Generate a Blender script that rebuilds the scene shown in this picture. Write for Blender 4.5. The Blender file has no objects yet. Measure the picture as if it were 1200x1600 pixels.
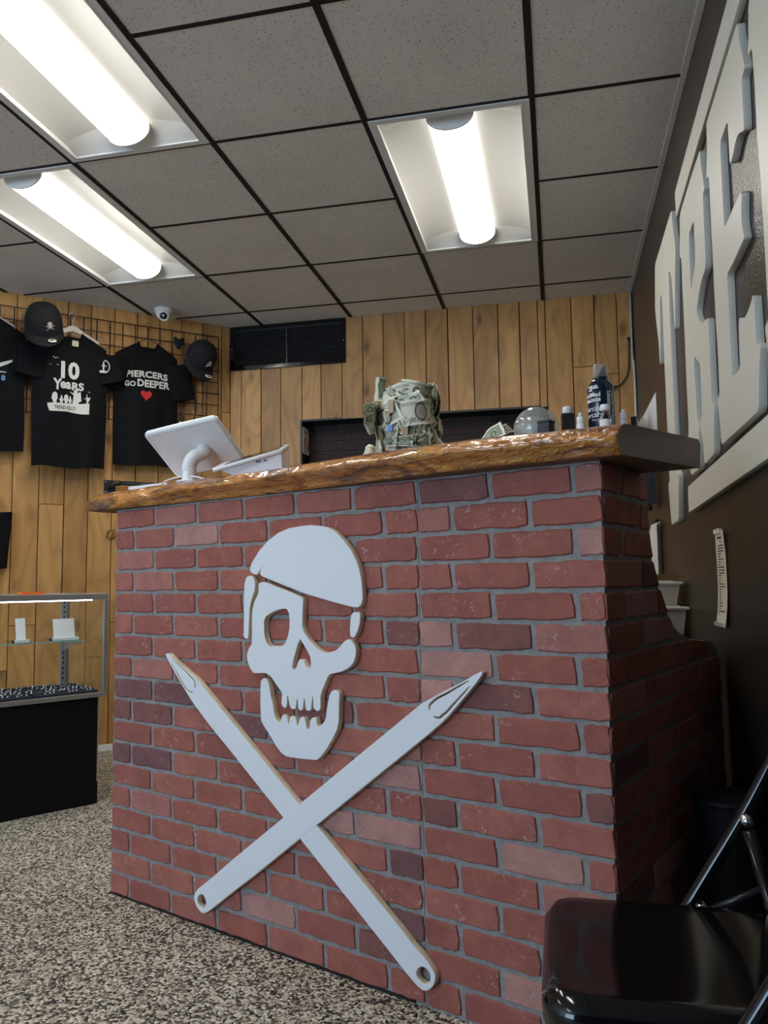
import bpy, bmesh, math, random
from mathutils import Vector, Matrix, noise as mnoise
random.seed(7)
C = bpy.context.scene.collection
PI = math.pi

# ---------------------------------------------------------------- camera
# room axes: x along the back wall (right +), y away from the camera, z up; floor at z = 0, metres
CAMZ, CEIL, YB, XR = 0.9727, 2.6794, 4.7758, 0.4829
yaw, pitch, roll = -0.217546, 0.0885262, -0.0133918
fw = Vector((math.sin(yaw)*math.cos(pitch), math.cos(yaw)*math.cos(pitch), math.sin(pitch)))
r0 = Vector((math.cos(yaw), -math.sin(yaw), 0)); u0 = r0.cross(fw)
rt = r0*math.cos(roll) + u0*math.sin(roll); up = -r0*math.sin(roll) + u0*math.cos(roll)
cam = bpy.data.cameras.new('camera'); cam.sensor_fit = 'VERTICAL'; cam.sensor_height = 36; cam.lens = 36*1222.705/1600
cam.clip_start = 0.02
camo = bpy.data.objects.new('camera', cam); C.objects.link(camo)
camo.matrix_world = Matrix(((rt.x, up.x, -fw.x, 0), (rt.y, up.y, -fw.y, 0), (rt.z, up.z, -fw.z, CAMZ), (0, 0, 0, 1)))
bpy.context.scene.camera = camo

# ---------------------------------------------------------------- light
LAMP = 24.0            # diffuser emission of the ceiling troffers
DAY = 140.0             # daylight through the shop window behind the camera
EXPO = 0.55
w = bpy.data.worlds.new('world'); bpy.context.scene.world = w; w.use_nodes = True
w.node_tree.nodes['Background'].inputs[0].default_value = (0.35, 0.52, 0.85, 1)
w.node_tree.nodes['Background'].inputs[1].default_value = 0.6
ld = bpy.data.lights.new('window_daylight', 'AREA'); ld.shape = 'RECTANGLE'; ld.size = 3.0; ld.size_y = 1.9
ld.energy = DAY; ld.color = (0.55, 0.74, 1.0)
lo = bpy.data.objects.new('window_daylight', ld); C.objects.link(lo)
lo.location = (-3.9, -3.46, 1.5); lo.rotation_euler = (math.radians(90), 0, 0)
vs = bpy.context.scene.view_settings
vs.view_transform = 'Standard'; vs.look = 'None'; vs.gamma = 1; vs.exposure = EXPO; vs.use_curve_mapping = False

# ---------------------------------------------------------------- materials
class N:
    """small wrapper around a material's node tree"""
    def __init__(s, name, base=(.5, .5, .5), rough=.5, **kw):
        s.m = bpy.data.materials.new(name); s.m.use_nodes = True
        s.t = s.m.node_tree; s.b = s.t.nodes['Principled BSDF']
        s.set('Base Color', (*base, 1)); s.set('Roughness', rough)
        for k, v in kw.items(): s.set(k.replace('_', ' '), v)
    def set(s, k, v): s.b.inputs[k].default_value = v
    def n(s, typ, **kw):
        nd = s.t.nodes.new(typ)
        for k, v in kw.items():
            if k.startswith('i_'):
                key = k[2:]; nd.inputs[int(key) if key.isdigit() else key.replace('_', ' ')].default_value = v
            else: setattr(nd, k, v)
        return nd
    def l(s, a, b): s.t.links.new(a, b)
    def ramp(s, fac, stops, interp='LINEAR'):
        r = s.n('ShaderNodeValToRGB'); r.color_ramp.interpolation = interp
        els = r.color_ramp.elements
        while len(els) < len(stops): els.new(.5)
        for e, (p, c) in zip(els, stops):
            e.position = p; e.color = (*c, 1) if len(c) == 3 else c
        s.l(fac, r.inputs[0]); return r.outputs[0]
    def coords(s, kind='Object', scale=(1, 1, 1), shift=True):
        tc = s.n('ShaderNodeTexCoord'); mp = s.n('ShaderNodeMapping'); mp.inputs['Scale'].default_value = scale
        src = tc.outputs[kind]
        if shift:   # every piece gets its own stretch of the pattern
            oi = s.n('ShaderNodeObjectInfo'); mu = s.n('ShaderNodeVectorMath', operation='SCALE'); mu.inputs[0].default_value = (37, 53, 71)
            s.l(oi.outputs['Random'], mu.inputs['Scale']); ad = s.n('ShaderNodeVectorMath', operation='ADD')
            s.l(src, ad.inputs[0]); s.l(mu.outputs[0], ad.inputs[1]); src = ad.outputs[0]
        s.l(src, mp.inputs['Vector']); return mp.outputs[0]
    def noise(s, vec, scale, detail=4, rough=.55, dist=0):
        nd = s.n('ShaderNodeTexNoise'); nd.inputs['Scale'].default_value = scale; nd.inputs['Detail'].default_value = detail
        nd.inputs['Roughness'].default_value = rough; nd.inputs['Distortion'].default_value = dist
        s.l(vec, nd.inputs['Vector']); return nd.outputs[0]
    def mix(s, fac, a, b, blend='MIX'):
        m = s.n('ShaderNodeMix', data_type='RGBA', blend_type=blend)
        for v, i in ((fac, 0), (a, 6), (b, 7)):
            if isinstance(v, (int, float)): m.inputs[i].default_value = v
            elif isinstance(v, tuple): m.inputs[i].default_value = (*v, 1)
            else: s.l(v, m.inputs[i])
        return m.outputs[2]
    def math(s, op, a, b=0.0, c=None, clamp=False):
        m = s.n('ShaderNodeMath', operation=op); m.use_clamp = clamp
        for i, v in enumerate((a, b) if c is None else (a, b, c)):
            if isinstance(v, (int, float)): m.inputs[i].default_value = v
            else: s.l(v, m.inputs[i])
        return m.outputs[0]
    def color(s, c): s.l(c, s.b.inputs['Base Color'])
    def bump(s, h, strength=.3, dist=.01):
        b = s.n('ShaderNodeBump'); b.inputs['Strength'].default_value = strength; b.inputs['Distance'].default_value = dist
        s.l(h, b.inputs['Height']); s.l(b.outputs[0], s.b.inputs['Normal'])

M = {}
def plain(name, base, rough=.5, **kw): M[name] = N(name, base, rough, **kw).m
plain('black_metal', (.012, .012, .013), .35)
plain('black_paint', (.006, .006, .007), .5)
plain('black_gloss', (.004, .004, .005), .10)
plain('tee_bar', (.010, .008, .008), .75)
plain('dark_void', (.008, .007, .008), .9)
plain('lamp_white', (.78, .78, .76), .45)
plain('white_plastic', (.78, .79, .80), .22)
plain('white_matt', (.8, .8, .8), .6)
plain('off_white_panel', (.72, .73, .76), .6)
plain('black_plastic', (.01, .011, .014), .3)
plain('navy_plastic', (.006, .012, .028), .16)
plain('screen', (.01, .012, .018), .05)
plain('chrome', (.65, .65, .66), .18, Metallic=1.0)
plain('alu', (.50, .47, .45), .36, Metallic=.8)
plain('zinc', (.55, .57, .60), .35, Metallic=.6)
plain('iron', (.03, .03, .032), .45, Metallic=.5)
plain('brass', (.45, .30, .12), .3, Metallic=1.0)
plain('orange_plastic', (.85, .16, .02), .45)
plain('print_white', (.62, .62, .58), .8)
plain('print_ink', (.02, .02, .02), .7)
plain('print_red', (.55, .02, .02), .7)
plain('print_blue', (.12, .30, .62), .7)
plain('sign_red', (.30, .01, .02), .6)
plain('paper', (.62, .58, .50), .8)
plain('paper_white', (.75, .74, .72), .7)
plain('paper_ink', (.03, .03, .03), .8)
plain('hanger_grey', (.42, .40, .37), .35)
plain('blue_tape', (.10, .28, .75), .4)
plain('tan_tape', (.42, .30, .20), .4)
plain('studs', (.9, .9, .9), .25)
plain('tray', (.018, .022, .045), .8)
plain('led_strip', (.8, .85, .9), .5); M['led_strip'].node_tree.nodes['Principled BSDF'].inputs['Emission Color'].default_value = (.72, .86, 1, 1); M['led_strip'].node_tree.nodes['Principled BSDF'].inputs['Emission Strength'].default_value = 5
plain('shelf_edge', (.25, .45, .42), .1)
plain('navy_cloth', (.004, .005, .012), .9)
def glassy(name, col, rough=.0, ior=1.45):
    M[name] = N(name, col, rough, IOR=ior).m
    M[name].node_tree.nodes['Principled BSDF'].inputs['Transmission Weight'].default_value = 1
glassy('clear_glass', (.97, .985, .98))
glassy('clear_plastic', (.93, .93, .92), .06, 1.3)
def thin_pane(name, milk=0.0):
    # single-sheet glazing: mostly straight through, mirror-like at grazing angles
    n = N(name); t = n.t
    tr = n.n('ShaderNodeBsdfTransparent'); gl = n.n('ShaderNodeBsdfGlossy'); gl.inputs['Roughness'].default_value = .01
    g = n.n('ShaderNodeNewGeometry'); vm = n.n('ShaderNodeVectorMath', operation='DOT_PRODUCT'); n.l(g.outputs['Normal'], vm.inputs[0]); n.l(g.outputs['Incoming'], vm.inputs[1])
    fr = n.math('ADD', n.math('MULTIPLY', n.math('POWER', n.math('SUBTRACT', 1.0, n.math('ABSOLUTE', vm.outputs['Value'])), 5.0), .95), .045)
    tr.inputs[0].default_value = (.93, .96, .95, 1)
    mx = n.n('ShaderNodeMixShader'); n.l(fr, mx.inputs[0]); n.l(tr.outputs[0], mx.inputs[1]); n.l(gl.outputs[0], mx.inputs[2])
    sf = mx.outputs[0]
    if milk:
        gl.inputs['Roughness'].default_value = .08
        df = n.n('ShaderNodeBsdfDiffuse'); df.inputs[0].default_value = (.75, .74, .71, 1); m2 = n.n('ShaderNodeMixShader'); m2.inputs[0].default_value = milk
        n.l(sf, m2.inputs[1]); n.l(df.outputs[0], m2.inputs[2]); sf = m2.outputs[0]
    n.l(sf, t.nodes['Material Output'].inputs[0]); M[name] = n.m
thin_pane('pane_glass'); thin_pane('clear_film', .16); thin_pane('cloudy_film', .30); thin_pane('bin_plastic', .62)

def m_emit():
    n = N('lamp_diffuser', (.8, .8, .8), .5)
    n.set('Emission Color', (1.0, .955, .86, 1))     # the lens throws most of its light straight down, little sideways
    g = n.n('ShaderNodeNewGeometry'); sp = n.n('ShaderNodeSeparateXYZ'); n.l(g.outputs['Normal'], sp.inputs[0])
    dn = n.math('POWER', n.math('MAXIMUM', n.math('MULTIPLY', sp.outputs[2], -1.0), 0.0), 3.0)
    n.l(n.math('ADD', n.math('MULTIPLY', dn, LAMP), 1.3), n.b.inputs['Emission Strength']); M['lamp_diffuser'] = n.m
m_emit()

def m_plank():
    n = N('pine_plank', rough=.5)
    v = n.coords('Object')
    def st(sx, sz):
        mp = n.n('ShaderNodeMapping'); mp.inputs['Scale'].default_value = (sx, sx, sz); n.l(v, mp.inputs[0]); return mp.outputs[0]
    # knots: sparse cells, elongated a little along the board
    vo = n.n('ShaderNodeTexVoronoi', feature='F1'); vo.inputs['Scale'].default_value = 1; n.l(st(6.5, 3.0), vo.inputs['Vector'])
    kd = vo.outputs['Distance']
    knot = n.ramp(kd, [(.0, (1, 1, 1)), (.085, (.8, .8, .8)), (.17, (.18, .18, .18)), (.34, (0, 0, 0))])
    # cathedral rings bending round the knots
    wz = n.noise(st(3.2, .7), 1.0, 2, .5)
    ph = n.math('ADD', n.math('MULTIPLY', wz, 12.0), n.math('MULTIPLY', n.math('POWER', n.math('SUBTRACT', 1.0, kd, clamp=True), 4.0), 1.5))
    fin = n.noise(st(70, 2.2), 1.0, 3, .6)
    rings = n.math('FRACT', n.math('ADD', ph, n.math('MULTIPLY', fin, .25)))
    rg = n.ramp(rings, [(0, (.25, .25, .25)), (.45, (.0, .0, .0)), (.86, (.6, .6, .6)), (1, (.25, .25, .25))])
    base = n.ramp(n.noise(st(9, .8), 1.0, 3, .5), [(.25, (.50, .255, .078)), (.75, (.68, .385, .130))])
    c = n.mix(n.math('MULTIPLY', rg, .70), base, (.24, .10, .028))
    c = n.mix(n.math('MULTIPLY', fin, .42), c, (.25, .11, .032))
    stain = n.ramp(n.noise(st(4, 1.6), 1.0, 3, .6), [(.52, (0, 0, 0)), (.75, (1, 1, 1))])
    c = n.mix(n.math('MULTIPLY', stain, .5), c, (.20, .09, .03))
    c = n.mix(n.math('MULTIPLY', knot, .8), c, (.085, .032, .012))
    oi = n.n('ShaderNodeObjectInfo')
    tone = n.ramp(oi.outputs['Random'], [(0, (.78, .76, .72)), (.5, (1, 1, 1)), (1, (1.12, 1.1, 1.05))])
    n.color(n.mix(1.0, c, tone, 'MULTIPLY')); n.bump(rings, .12, .002); M['pine_plank'] = n.m
m_plank()

def m_brick(name, dark):
    n = N(name, rough=.75)
    oi = n.n('ShaderNodeObjectInfo'); v = n.coords('Object')
    k = dark
    tone = n.ramp(oi.outputs['Random'], [(0, (.285*k, .083*k, .058*k)), (.34, (.31*k, .098*k, .070*k)), (.58, (.265*k, .078*k, .058*k)), (.72, (.33*k, .125*k, .098*k)),
        (.82, (.37*k, .180*k, .150*k)), (.90, (.155*k, .062*k, .060*k)), (.95, (.19*k, .066*k, .056*k))], 'CONSTANT')
    blot = n.ramp(n.noise(v, 16, 4, .6), [(.3, (.82, .80, .82)), (.7, (1.15, 1.18, 1.2))])
    c = n.mix(1.0, tone, blot, 'MULTIPLY')
    fleck = n.ramp(n.noise(v, 75, 3, .55, 1.2), [(.60, (0, 0, 0)), (.70, (1, 1, 1))])
    area = n.ramp(n.noise(v, 9, 2, .5), [(.44, (0, 0, 0)), (.62, (1, 1, 1))])
    f = n.math('MULTIPLY', n.math('MULTIPLY', fleck, area), .7)
    n.color(n.mix(f, c, (.45*k, .33*k, .29*k))); n.bump(n.noise(v, 55, 5, .65), .7, .005); M[name] = n.m
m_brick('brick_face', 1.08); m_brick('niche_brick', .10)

def m_mortar(name, k):
    n = N(name, rough=.9); v = n.coords('Object', shift=False)
    n.color(n.ramp(n.noise(v, 45, 5, .6), [(.3, (.19*k, .185*k, .18*k)), (.7, (.30*k, .29*k, .28*k))])); n.bump(n.noise(v, 150, 3), .5, .003); M[name] = n.m
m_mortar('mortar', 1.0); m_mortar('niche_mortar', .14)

def m_floor():
    n = N('granular_floor', rough=.55); v = n.coords('Object', shift=False)
    vo = n.n('ShaderNodeTexVoronoi', feature='F1'); vo.inputs['Scale'].default_value = 150; n.l(v, vo.inputs['Vector'])
    sep = n.n('ShaderNodeSeparateColor'); n.l(vo.outputs['Color'], sep.inputs[0])
    c = n.ramp(sep.outputs[0], [(0, (.015, .014, .014)), (.16, (.07, .063, .054)), (.32, (.24, .21, .165)), (.46, (.46, .41, .32)), (.64, (.66, .61, .50)), (.86, (.80, .76, .68))], 'CONSTANT')
    big = n.ramp(n.noise(v, 1.3, 3, .5), [(.3, (.88, .87, .85)), (.7, (1.08, 1.07, 1.05))])
    c = n.mix(1.0, c, big, 'MULTIPLY')
    edge = n.ramp(vo.outputs['Distance'], [(.5, (1, 1, 1)), (.9, (.55, .54, .53))])
    n.color(n.mix(1.0, c, edge, 'MULTIPLY')); n.bump(n.math('SUBTRACT', 1.0, vo.outputs['Distance']), .6, .004); M['granular_floor'] = n.m
m_floor()

def m_tile():
    n = N('acoustic_tile', rough=.95); v = n.coords('Object')
    ns = n.noise(v, 3, 3, .6)
    c = n.ramp(ns, [(.3, (.70, .675, .63)), (.7, (.78, .755, .71))])
    # short fissures: small stretched cells in two directions
    def fis(sx, sy, scale, thr):
        mp = n.n('ShaderNodeMapping'); mp.inputs['Scale'].default_value = (sx, sy, 1); mp.inputs['Rotation'].default_value = (0, 0, .6 if sx > sy else -.5); n.l(v, mp.inputs[0])
        vo = n.n('ShaderNodeTexVoronoi'); vo.inputs['Scale'].default_value = scale; n.l(mp.outputs[0], vo.inputs['Vector'])
        sp = n.n('ShaderNodeSeparateColor'); n.l(vo.outputs['Color'], sp.inputs[0])
        return n.math('MULTIPLY', n.math('LESS_THAN', vo.outputs['Distance'], .22), n.math('LESS_THAN', sp.outputs[0], thr))
    f = n.math('MAXIMUM', fis(2.4, .9, 62, .30), fis(.9, 2.2, 70, .24))
    f2 = n.math('LESS_THAN', n.noise(v, 260, 1), .33)
    f = n.math('MAXIMUM', f, n.math('MULTIPLY', f2, .35))
    n.color(n.mix(n.math('MULTIPLY', f, .8), c, (.10, .09, .08))); n.bump(n.math('SUBTRACT', 1.0, f), .3, .003); M['acoustic_tile'] = n.m
m_tile()

def m_wallpaint():
    n = N('brown_wall_paint', (.030, .022, .017), .30); v = n.coords('Object', shift=False)
    n.bump(n.noise(v, 110, 3, .6), .35, .006); M['brown_wall_paint'] = n.m
    n = N('cream_letter_paint', (.60, .585, .52), .42); v = n.coords('Object')
    n.bump(n.noise(v, 90, 2), .05, .003); M['cream_letter_paint'] = n.m
    n = N('sign_white', (.70, .72, .75), .5); v = n.coords('Object'); n.bump(n.noise(v, 120, 2), .05, .002); M['sign_white'] = n.m
    n = N('mdf_edge', rough=.7); v = n.coords('Object')
    n.color(n.ramp(n.noise(v, 40, 3), [(.35, (.74, .62, .42)), (.7, (.84, .78, .64))])); M['mdf_edge'] = n.m
    n = N('black_shirt', rough=.95); v = n.coords('Object')
    n.color(n.ramp(n.noise(v, 7, 3), [(.3, (.0048, .0048, .0055)), (.7, (.0085, .0085, .010))])); n.bump(n.noise(v, 260, 2), .2, .002); M['black_shirt'] = n.m
    n.set('Specular IOR Level', .15)
    n = N('cap_cloth', rough=.9); v = n.coords('Object')
    n.color(n.ramp(n.noise(v, 30, 2), [(.3, (.004, .004, .0055)), (.7, (.007, .007, .009))])); M['cap_cloth'] = n.m
    n = N('black_laminate', (.0035, .003, .004), .6); n.set('Specular IOR Level', .2); M['black_laminate'] = n.m
    n = N('slab_end_paint', rough=.32); v = n.coords('Object')
    n.color(n.ramp(n.noise(v, 14, 4), [(.3, (.072, .033, .025)), (.7, (.098, .050, .038))])); n.bump(n.noise(v, 20, 3), .15, .004); M['slab_end_paint'] = n.m
m_wallpaint()

def m_slab():
    n = N('live_edge_wood', rough=.10); v = n.coords('Object', shift=False)
    mp = n.n('ShaderNodeMapping'); mp.inputs['Scale'].default_value = (1.0, 3, 7); n.l(v, mp.inputs[0])
    g = n.noise(mp.outputs[0], 4.5, 6, .62, 1.6)
    c = n.ramp(g, [(.28, (.07, .018, .004)), (.40, (.34, .10, .014)), (.54, (.60, .225, .030)), (.72, (.80, .40, .075))])
    mp2 = n.n('ShaderNodeMapping'); mp2.inputs['Scale'].default_value = (1, 2, 3); n.l(v, mp2.inputs[0])
    burl = n.ramp(n.noise(mp2.outputs[0], 4.2, 5, .62, 1.0), [(.565, (0, 0, 0)), (.68, (1, 1, 1))])
    n.color(n.mix(n.math('MULTIPLY', burl, .85), c, (.028, .010, .006)))
    n.set('Coat Weight', 1.0); n.set('Coat Roughness', .03)
    mp3 = n.n('ShaderNodeMapping'); mp3.inputs['Scale'].default_value = (1, 1.6, 2.4); mp3.inputs['Rotation'].default_value = (0, .5, 0); n.l(v, mp3.inputs[0])
    n.bump(n.noise(mp3.outputs[0], 30, 4, .55, 1.0), .9, .024); M['live_edge_wood'] = n.m
    n = N('slab_underside', rough=.6); v = n.coords('Object', shift=False)
    n.color(n.ramp(n.noise(v, 12, 4), [(.3, (.10, .05, .022)), (.7, (.20, .105, .045))])); M['slab_underside'] = n.m
m_slab()

def m_bill(name, back, tint=None):
    # UV: u along the note, v across; flat print only
    n = N(name, rough=.85); tc = n.n('ShaderNodeTexCoord'); sp = n.n('ShaderNodeSeparateXYZ'); n.l(tc.outputs['UV'], sp.inputs[0])
    U, V = sp.outputs[0], sp.outputs[1]
    def band(x, a, b): return n.math('MULTIPLY', n.math('GREATER_THAN', x, a), n.math('LESS_THAN', x, b))
    inner = n.math('MULTIPLY', band(U, .05, .95), band(V, .10, .90))
    field = n.math('MULTIPLY', band(U, .13, .87), band(V, .24, .76))
    v = n.coords('UV', (2.4, 1, 1)); eng = n.noise(v, 22, 4, .7)
    ink = tint or ((.045, .12, .065) if back else (.13, .125, .095))
    paper = (.80, .78, .62)
    c = n.mix(n.math('MULTIPLY', inner, n.math('ADD', n.math('MULTIPLY', eng, .7), .38 if back else .12, clamp=True)), paper, ink)
    lite = n.math('MULTIPLY', field, .78 if not back else .25); c = n.mix(lite, c, (.74, .72, .57))
    du = n.math('MULTIPLY', n.math('SUBTRACT', U, .5), 2.36); dv = n.math('SUBTRACT', V, .5)
    r = n.math('SQRT', n.math('ADD', n.math('MULTIPLY', n.math('MULTIPLY', du, du), 1.8), n.math('MULTIPLY', dv, dv)))
    oval = n.math('LESS_THAN', r, .36); ring = band(r, .29, .36)
    c = n.mix(n.math('MULTIPLY', oval, n.math('ADD', n.math('MULTIPLY', eng, .8), .15)), c, ink); c = n.mix(n.math('MULTIPLY', ring, .8), c, (.03, .045, .03))
    s1 = n.math('MULTIPLY', n.math('SUBTRACT', U, .78), 2.36)
    rs = n.math('SQRT', n.math('ADD', n.math('MULTIPLY', s1, s1), n.math('MULTIPLY', dv, dv)))
    c = n.mix(n.math('MULTIPLY', band(rs, .10, .19), .85), c, (.02, .12, .06) if not back else (.05, .09, .06))
    n.color(c); M[name] = n.m
m_bill('note_front', False); m_bill('note_back', True); m_bill('note_brown', False, (.075, .050, .038))

# ---------------------------------------------------------------- helpers
def tag(o, label=None, cat=None, group=None, kind=None):
    if label: o['label'] = label
    if cat: o['category'] = cat
    if group: o['group'] = group
    if kind: o['kind'] = kind
    return o
def place(o, loc=(0, 0, 0), rz=0.0, parent=None, rot=None):
    o.location = loc; o.rotation_euler = rot if rot else (0, 0, rz)
    if parent: o.parent = parent
    return o
def thing(name, label, cat, loc=(0, 0, 0), rz=0.0, group=None, rot=None):
    o = bpy.data.objects.new(name, None); o.empty_display_size = .05; C.objects.link(o)
    place(o, loc, rz, None, rot); return tag(o, label, cat, group)
def link(name, me, mat=None, parent=None, loc=(0, 0, 0), rz=0.0, rot=None):
    o = bpy.data.objects.new(name, me); C.objects.link(o)
    if mat:
        for m in (mat if isinstance(mat, (list, tuple)) else [mat]): me.materials.append(M[m])
    return place(o, loc, rz, parent, rot)

class MB:
    """mesh builder: collects shapes, builds ONE mesh object"""
    def __init__(s): s.v = []; s.f = []; s.sm = []; s.mi = []; s.cur = 0
    def add(s, vs_, fs, smooth=False):
        b = len(s.v); s.v += [tuple(p) for p in vs_]
        for f in fs: s.f.append([b+i for i in f]); s.sm.append(smooth); s.mi.append(s.cur)
        return s
    def box(s, x0, x1, y0, y1, z0, z1, bv=0.0):
        if bv <= 0:
            s.add([(x, y, z) for x in (x0, x1) for y in (y0, y1) for z in (z0, z1)],
                  [(0, 1, 3, 2), (4, 6, 7, 5), (0, 4, 5, 1), (2, 3, 7, 6), (0, 2, 6, 4), (1, 5, 7, 3)])
        else:
            b = bmesh.new(); bmesh.ops.create_cube(b, size=1)
            for v in b.verts: v.co = ((x0+x1)/2+v.co.x*(x1-x0), (y0+y1)/2+v.co.y*(y1-y0), (z0+z1)/2+v.co.z*(z1-z0))
            bmesh.ops.bevel(b, geom=b.edges[:], offset=bv, segments=2, affect='EDGES', profile=.5); s.bm(b)
        return s
    def bm(s, b, smooth=False):
        b.verts.index_update(); s.add([v.co[:] for v in b.verts], [[v.index for v in f.verts] for f in b.faces], smooth); b.free(); return s
    def prism(s, poly, y0, y1, axis='y'):
        """polygon (a, b) extruded; axis y: (a, y, b); z: (a, b, y); x: (y, a, b)"""
        n = len(poly); P = {'y': lambda a, b, t: (a, t, b), 'z': lambda a, b, t: (a, b, t), 'x': lambda a, b, t: (t, a, b)}[axis]
        s.add([P(a, b, y0) for a, b in poly]+[P(a, b, y1) for a, b in poly],
              [list(range(n))[::-1], list(range(n, 2*n))]+[(i, (i+1) % n, n+(i+1) % n, n+i) for i in range(n)]); return s
    def lathe(s, prof, seg=24, c=(0, 0, 0), smooth=True):
        vs_, fs = [], []
        for r, z in prof:
            for k in range(seg): a = 2*PI*k/seg; vs_.append((c[0]+r*math.cos(a), c[1]+r*math.sin(a), c[2]+z))
        for i in range(len(prof)-1):
            for k in range(seg): fs.append((i*seg+k, i*seg+(k+1) % seg, (i+1)*seg+(k+1) % seg, (i+1)*seg+k))
        fs.append(list(range(seg))[::-1]); fs.append([(len(prof)-1)*seg+k for k in range(seg)])
        return s.add(vs_, fs, smooth)
    def tube(s, pts, r, seg=8, cap=True):
        pts = [Vector(p) for p in pts]; vs_, fs = [], []; ref = None
        for i, p in enumerate(pts):
            d = (pts[min(i+1, len(pts)-1)]-pts[max(i-1, 0)]).normalized()
            if ref is None: ref = d.orthogonal().normalized()
            a = (ref-d*ref.dot(d)); a = a.normalized() if a.length > 1e-6 else d.orthogonal().normalized(); ref = a; b = d.cross(a)
            rr = r[i] if isinstance(r, (list, tuple)) else r
            for k in range(seg): t = 2*PI*k/seg; vs_.append(p+(a*math.cos(t)+b*math.sin(t))*rr)
        n = len(pts)
        for i in range(n-1):
            for k in range(seg): fs.append((i*seg+k, i*seg+(k+1) % seg, (i+1)*seg+(k+1) % seg, (i+1)*seg+k))
        if cap: fs.append(list(range(seg))[::-1]); fs.append([(n-1)*seg+k for k in range(seg)])
        return s.add(vs_, fs, True)
    def grid(s, fn, nu, nv, smooth=True, closed=False):
        vs_ = [fn(i/nu, j/nv) for j in range(nv+1) for i in range(nu+1)]
        return s.add(vs_, [(j*(nu+1)+i, j*(nu+1)+i+1, (j+1)*(nu+1)+i+1, (j+1)*(nu+1)+i) for j in range(nv) for i in range(nu)], smooth)
    def mesh(s, name):
        me = bpy.data.meshes.new(name); me.from_pydata(s.v, [], s.f)
        me.polygons.foreach_set('use_smooth', s.sm); me.polygons.foreach_set('material_index', s.mi); me.update(); return me
    def build(s, name, mat, parent=None, loc=(0, 0, 0), rz=0.0, rot=None): return link(name, s.mesh(name), mat, parent, loc, rz, rot)

def smooth_path(pts, n=6):
    """Catmull-Rom through points"""
    P = [Vector(p) for p in pts]; P = [P[0]*2-P[1]]+P+[P[-1]*2-P[-2]]; out = []
    for i in range(1, len(P)-2):
        for k in range(n):
            t = k/n; a, b, c, d = P[i-1], P[i], P[i+1], P[i+2]
            out.append(.5*((2*b)+(c-a)*t+(2*a-5*b+4*c-d)*t*t+(3*b-a-3*c+d)*t**3))
    return out+[P[-2]]
def chaikin(p, keep=()):
    out = []
    n = len(p)
    for i in range(n):
        a, b = p[i], p[(i+1) % n]
        L = math.hypot(b[0]-a[0], b[1]-a[1]); q = min(.25, .012/max(L, 1e-6))
        out += [(a[0]+(b[0]-a[0])*q, a[1]+(b[1]-a[1])*q), (a[0]+(b[0]-a[0])*(1-q), a[1]+(b[1]-a[1])*(1-q))]
    return out
def conv(cu):
    o = bpy.data.objects.new('tmp', cu); C.objects.link(o)
    me = bpy.data.meshes.new_from_object(o.evaluated_get(bpy.context.evaluated_depsgraph_get()))
    bpy.data.objects.remove(o); bpy.data.curves.remove(cu); return me
def cutout(loops, thick, edge=.0012, split=True):
    """flat board cut from outlines (first = outer, rest = holes); local x, z in the board, front at y = -thick; slot 1 = cut edge"""
    cu = bpy.data.curves.new('outline', 'CURVE'); cu.dimensions = '2D'; cu.fill_mode = 'BOTH'
    cu.extrude = max(thick/2-edge, 1e-4); cu.bevel_depth = edge; cu.offset = -edge; cu.bevel_resolution = 1
    for lp in loops:
        sp = cu.splines.new('POLY'); sp.points.add(len(lp)-1); sp.use_cyclic_u = True
        for pt, (a, b) in zip(sp.points, lp): pt.co = (a, b, 0, 1)
    me = conv(cu)
    for v in me.vertices: v.co = (v.co.x, -(v.co.z+thick/2), v.co.y)
    me.update()
    if split:
        me.materials.clear()
        for p in me.polygons: p.material_index = 1 if abs(p.normal.y) < .3 else 0
    return me
def text_mesh(txt, size, bold=0.0, thick=.0003, align='CENTER', space=1.0, res=3):
    cu = bpy.data.curves.new('lettering', 'FONT'); cu.body = txt; cu.size = size; cu.align_x = align; cu.align_y = 'CENTER'
    cu.extrude = thick; cu.offset = bold; cu.space_character = space; cu.resolution_u = res
    return conv(cu)
def text_obj(name, txt, size, mat, parent, fn=None, fit=None, **kw):
    """text in the local x-z plane (front -y); fn(x, z) -> (x, y, z) wraps it on a surface"""
    me = text_mesh(txt, size, **kw)
    if fit:                                              # stretch to x0, x1, z0, z1
        xs = [v.co.x for v in me.vertices]; zs = [v.co.y for v in me.vertices]; a, b, c, d = min(xs), max(xs), min(zs), max(zs)
        for v in me.vertices: v.co.x = fit[0]+(v.co.x-a)/(b-a)*(fit[1]-fit[0]); v.co.y = fit[2]+(v.co.y-c)/(d-c)*(fit[3]-fit[2])
    for v in me.vertices:
        x, z, t = v.co.x, v.co.y, v.co.z
        if fn: p = fn(x, z); v.co = (p[0], p[1]-t, p[2])
        else: v.co = (x, -t, z)
    me.update(); me.materials.clear(); return link(name, me, mat, parent)

# ---------------------------------------------------------------- the room
T = .6096; X0, Y0 = -.0389, 2.6931
LA = Vector((-2.093, 4.7758, 0)); LROT = math.radians(42.69)          # left wall leaves the back wall's left corner at a slant
lx_, ly_ = Vector((math.cos(LROT), math.sin(LROT), 0)), Vector((-math.sin(LROT), math.cos(LROT), 0))
def wall_y(x): return LA.y+(x-LA.x)*math.tan(LROT)
def onleft(s, off=0.0, z=0.0): return LA-lx_*s-ly_*off+Vector((0, 0, z))
XW, YF = -5.6, -3.3                                                   # far side wall, shop-front wall

mb = MB(); mb.box(XW-.1, XR+.1, YF-.1, YB+.3, -.08, 0)
tag(mb.build('floor', 'granular_floor'), 'speckled cream and black pebbled floor', None, None, 'structure')

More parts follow.
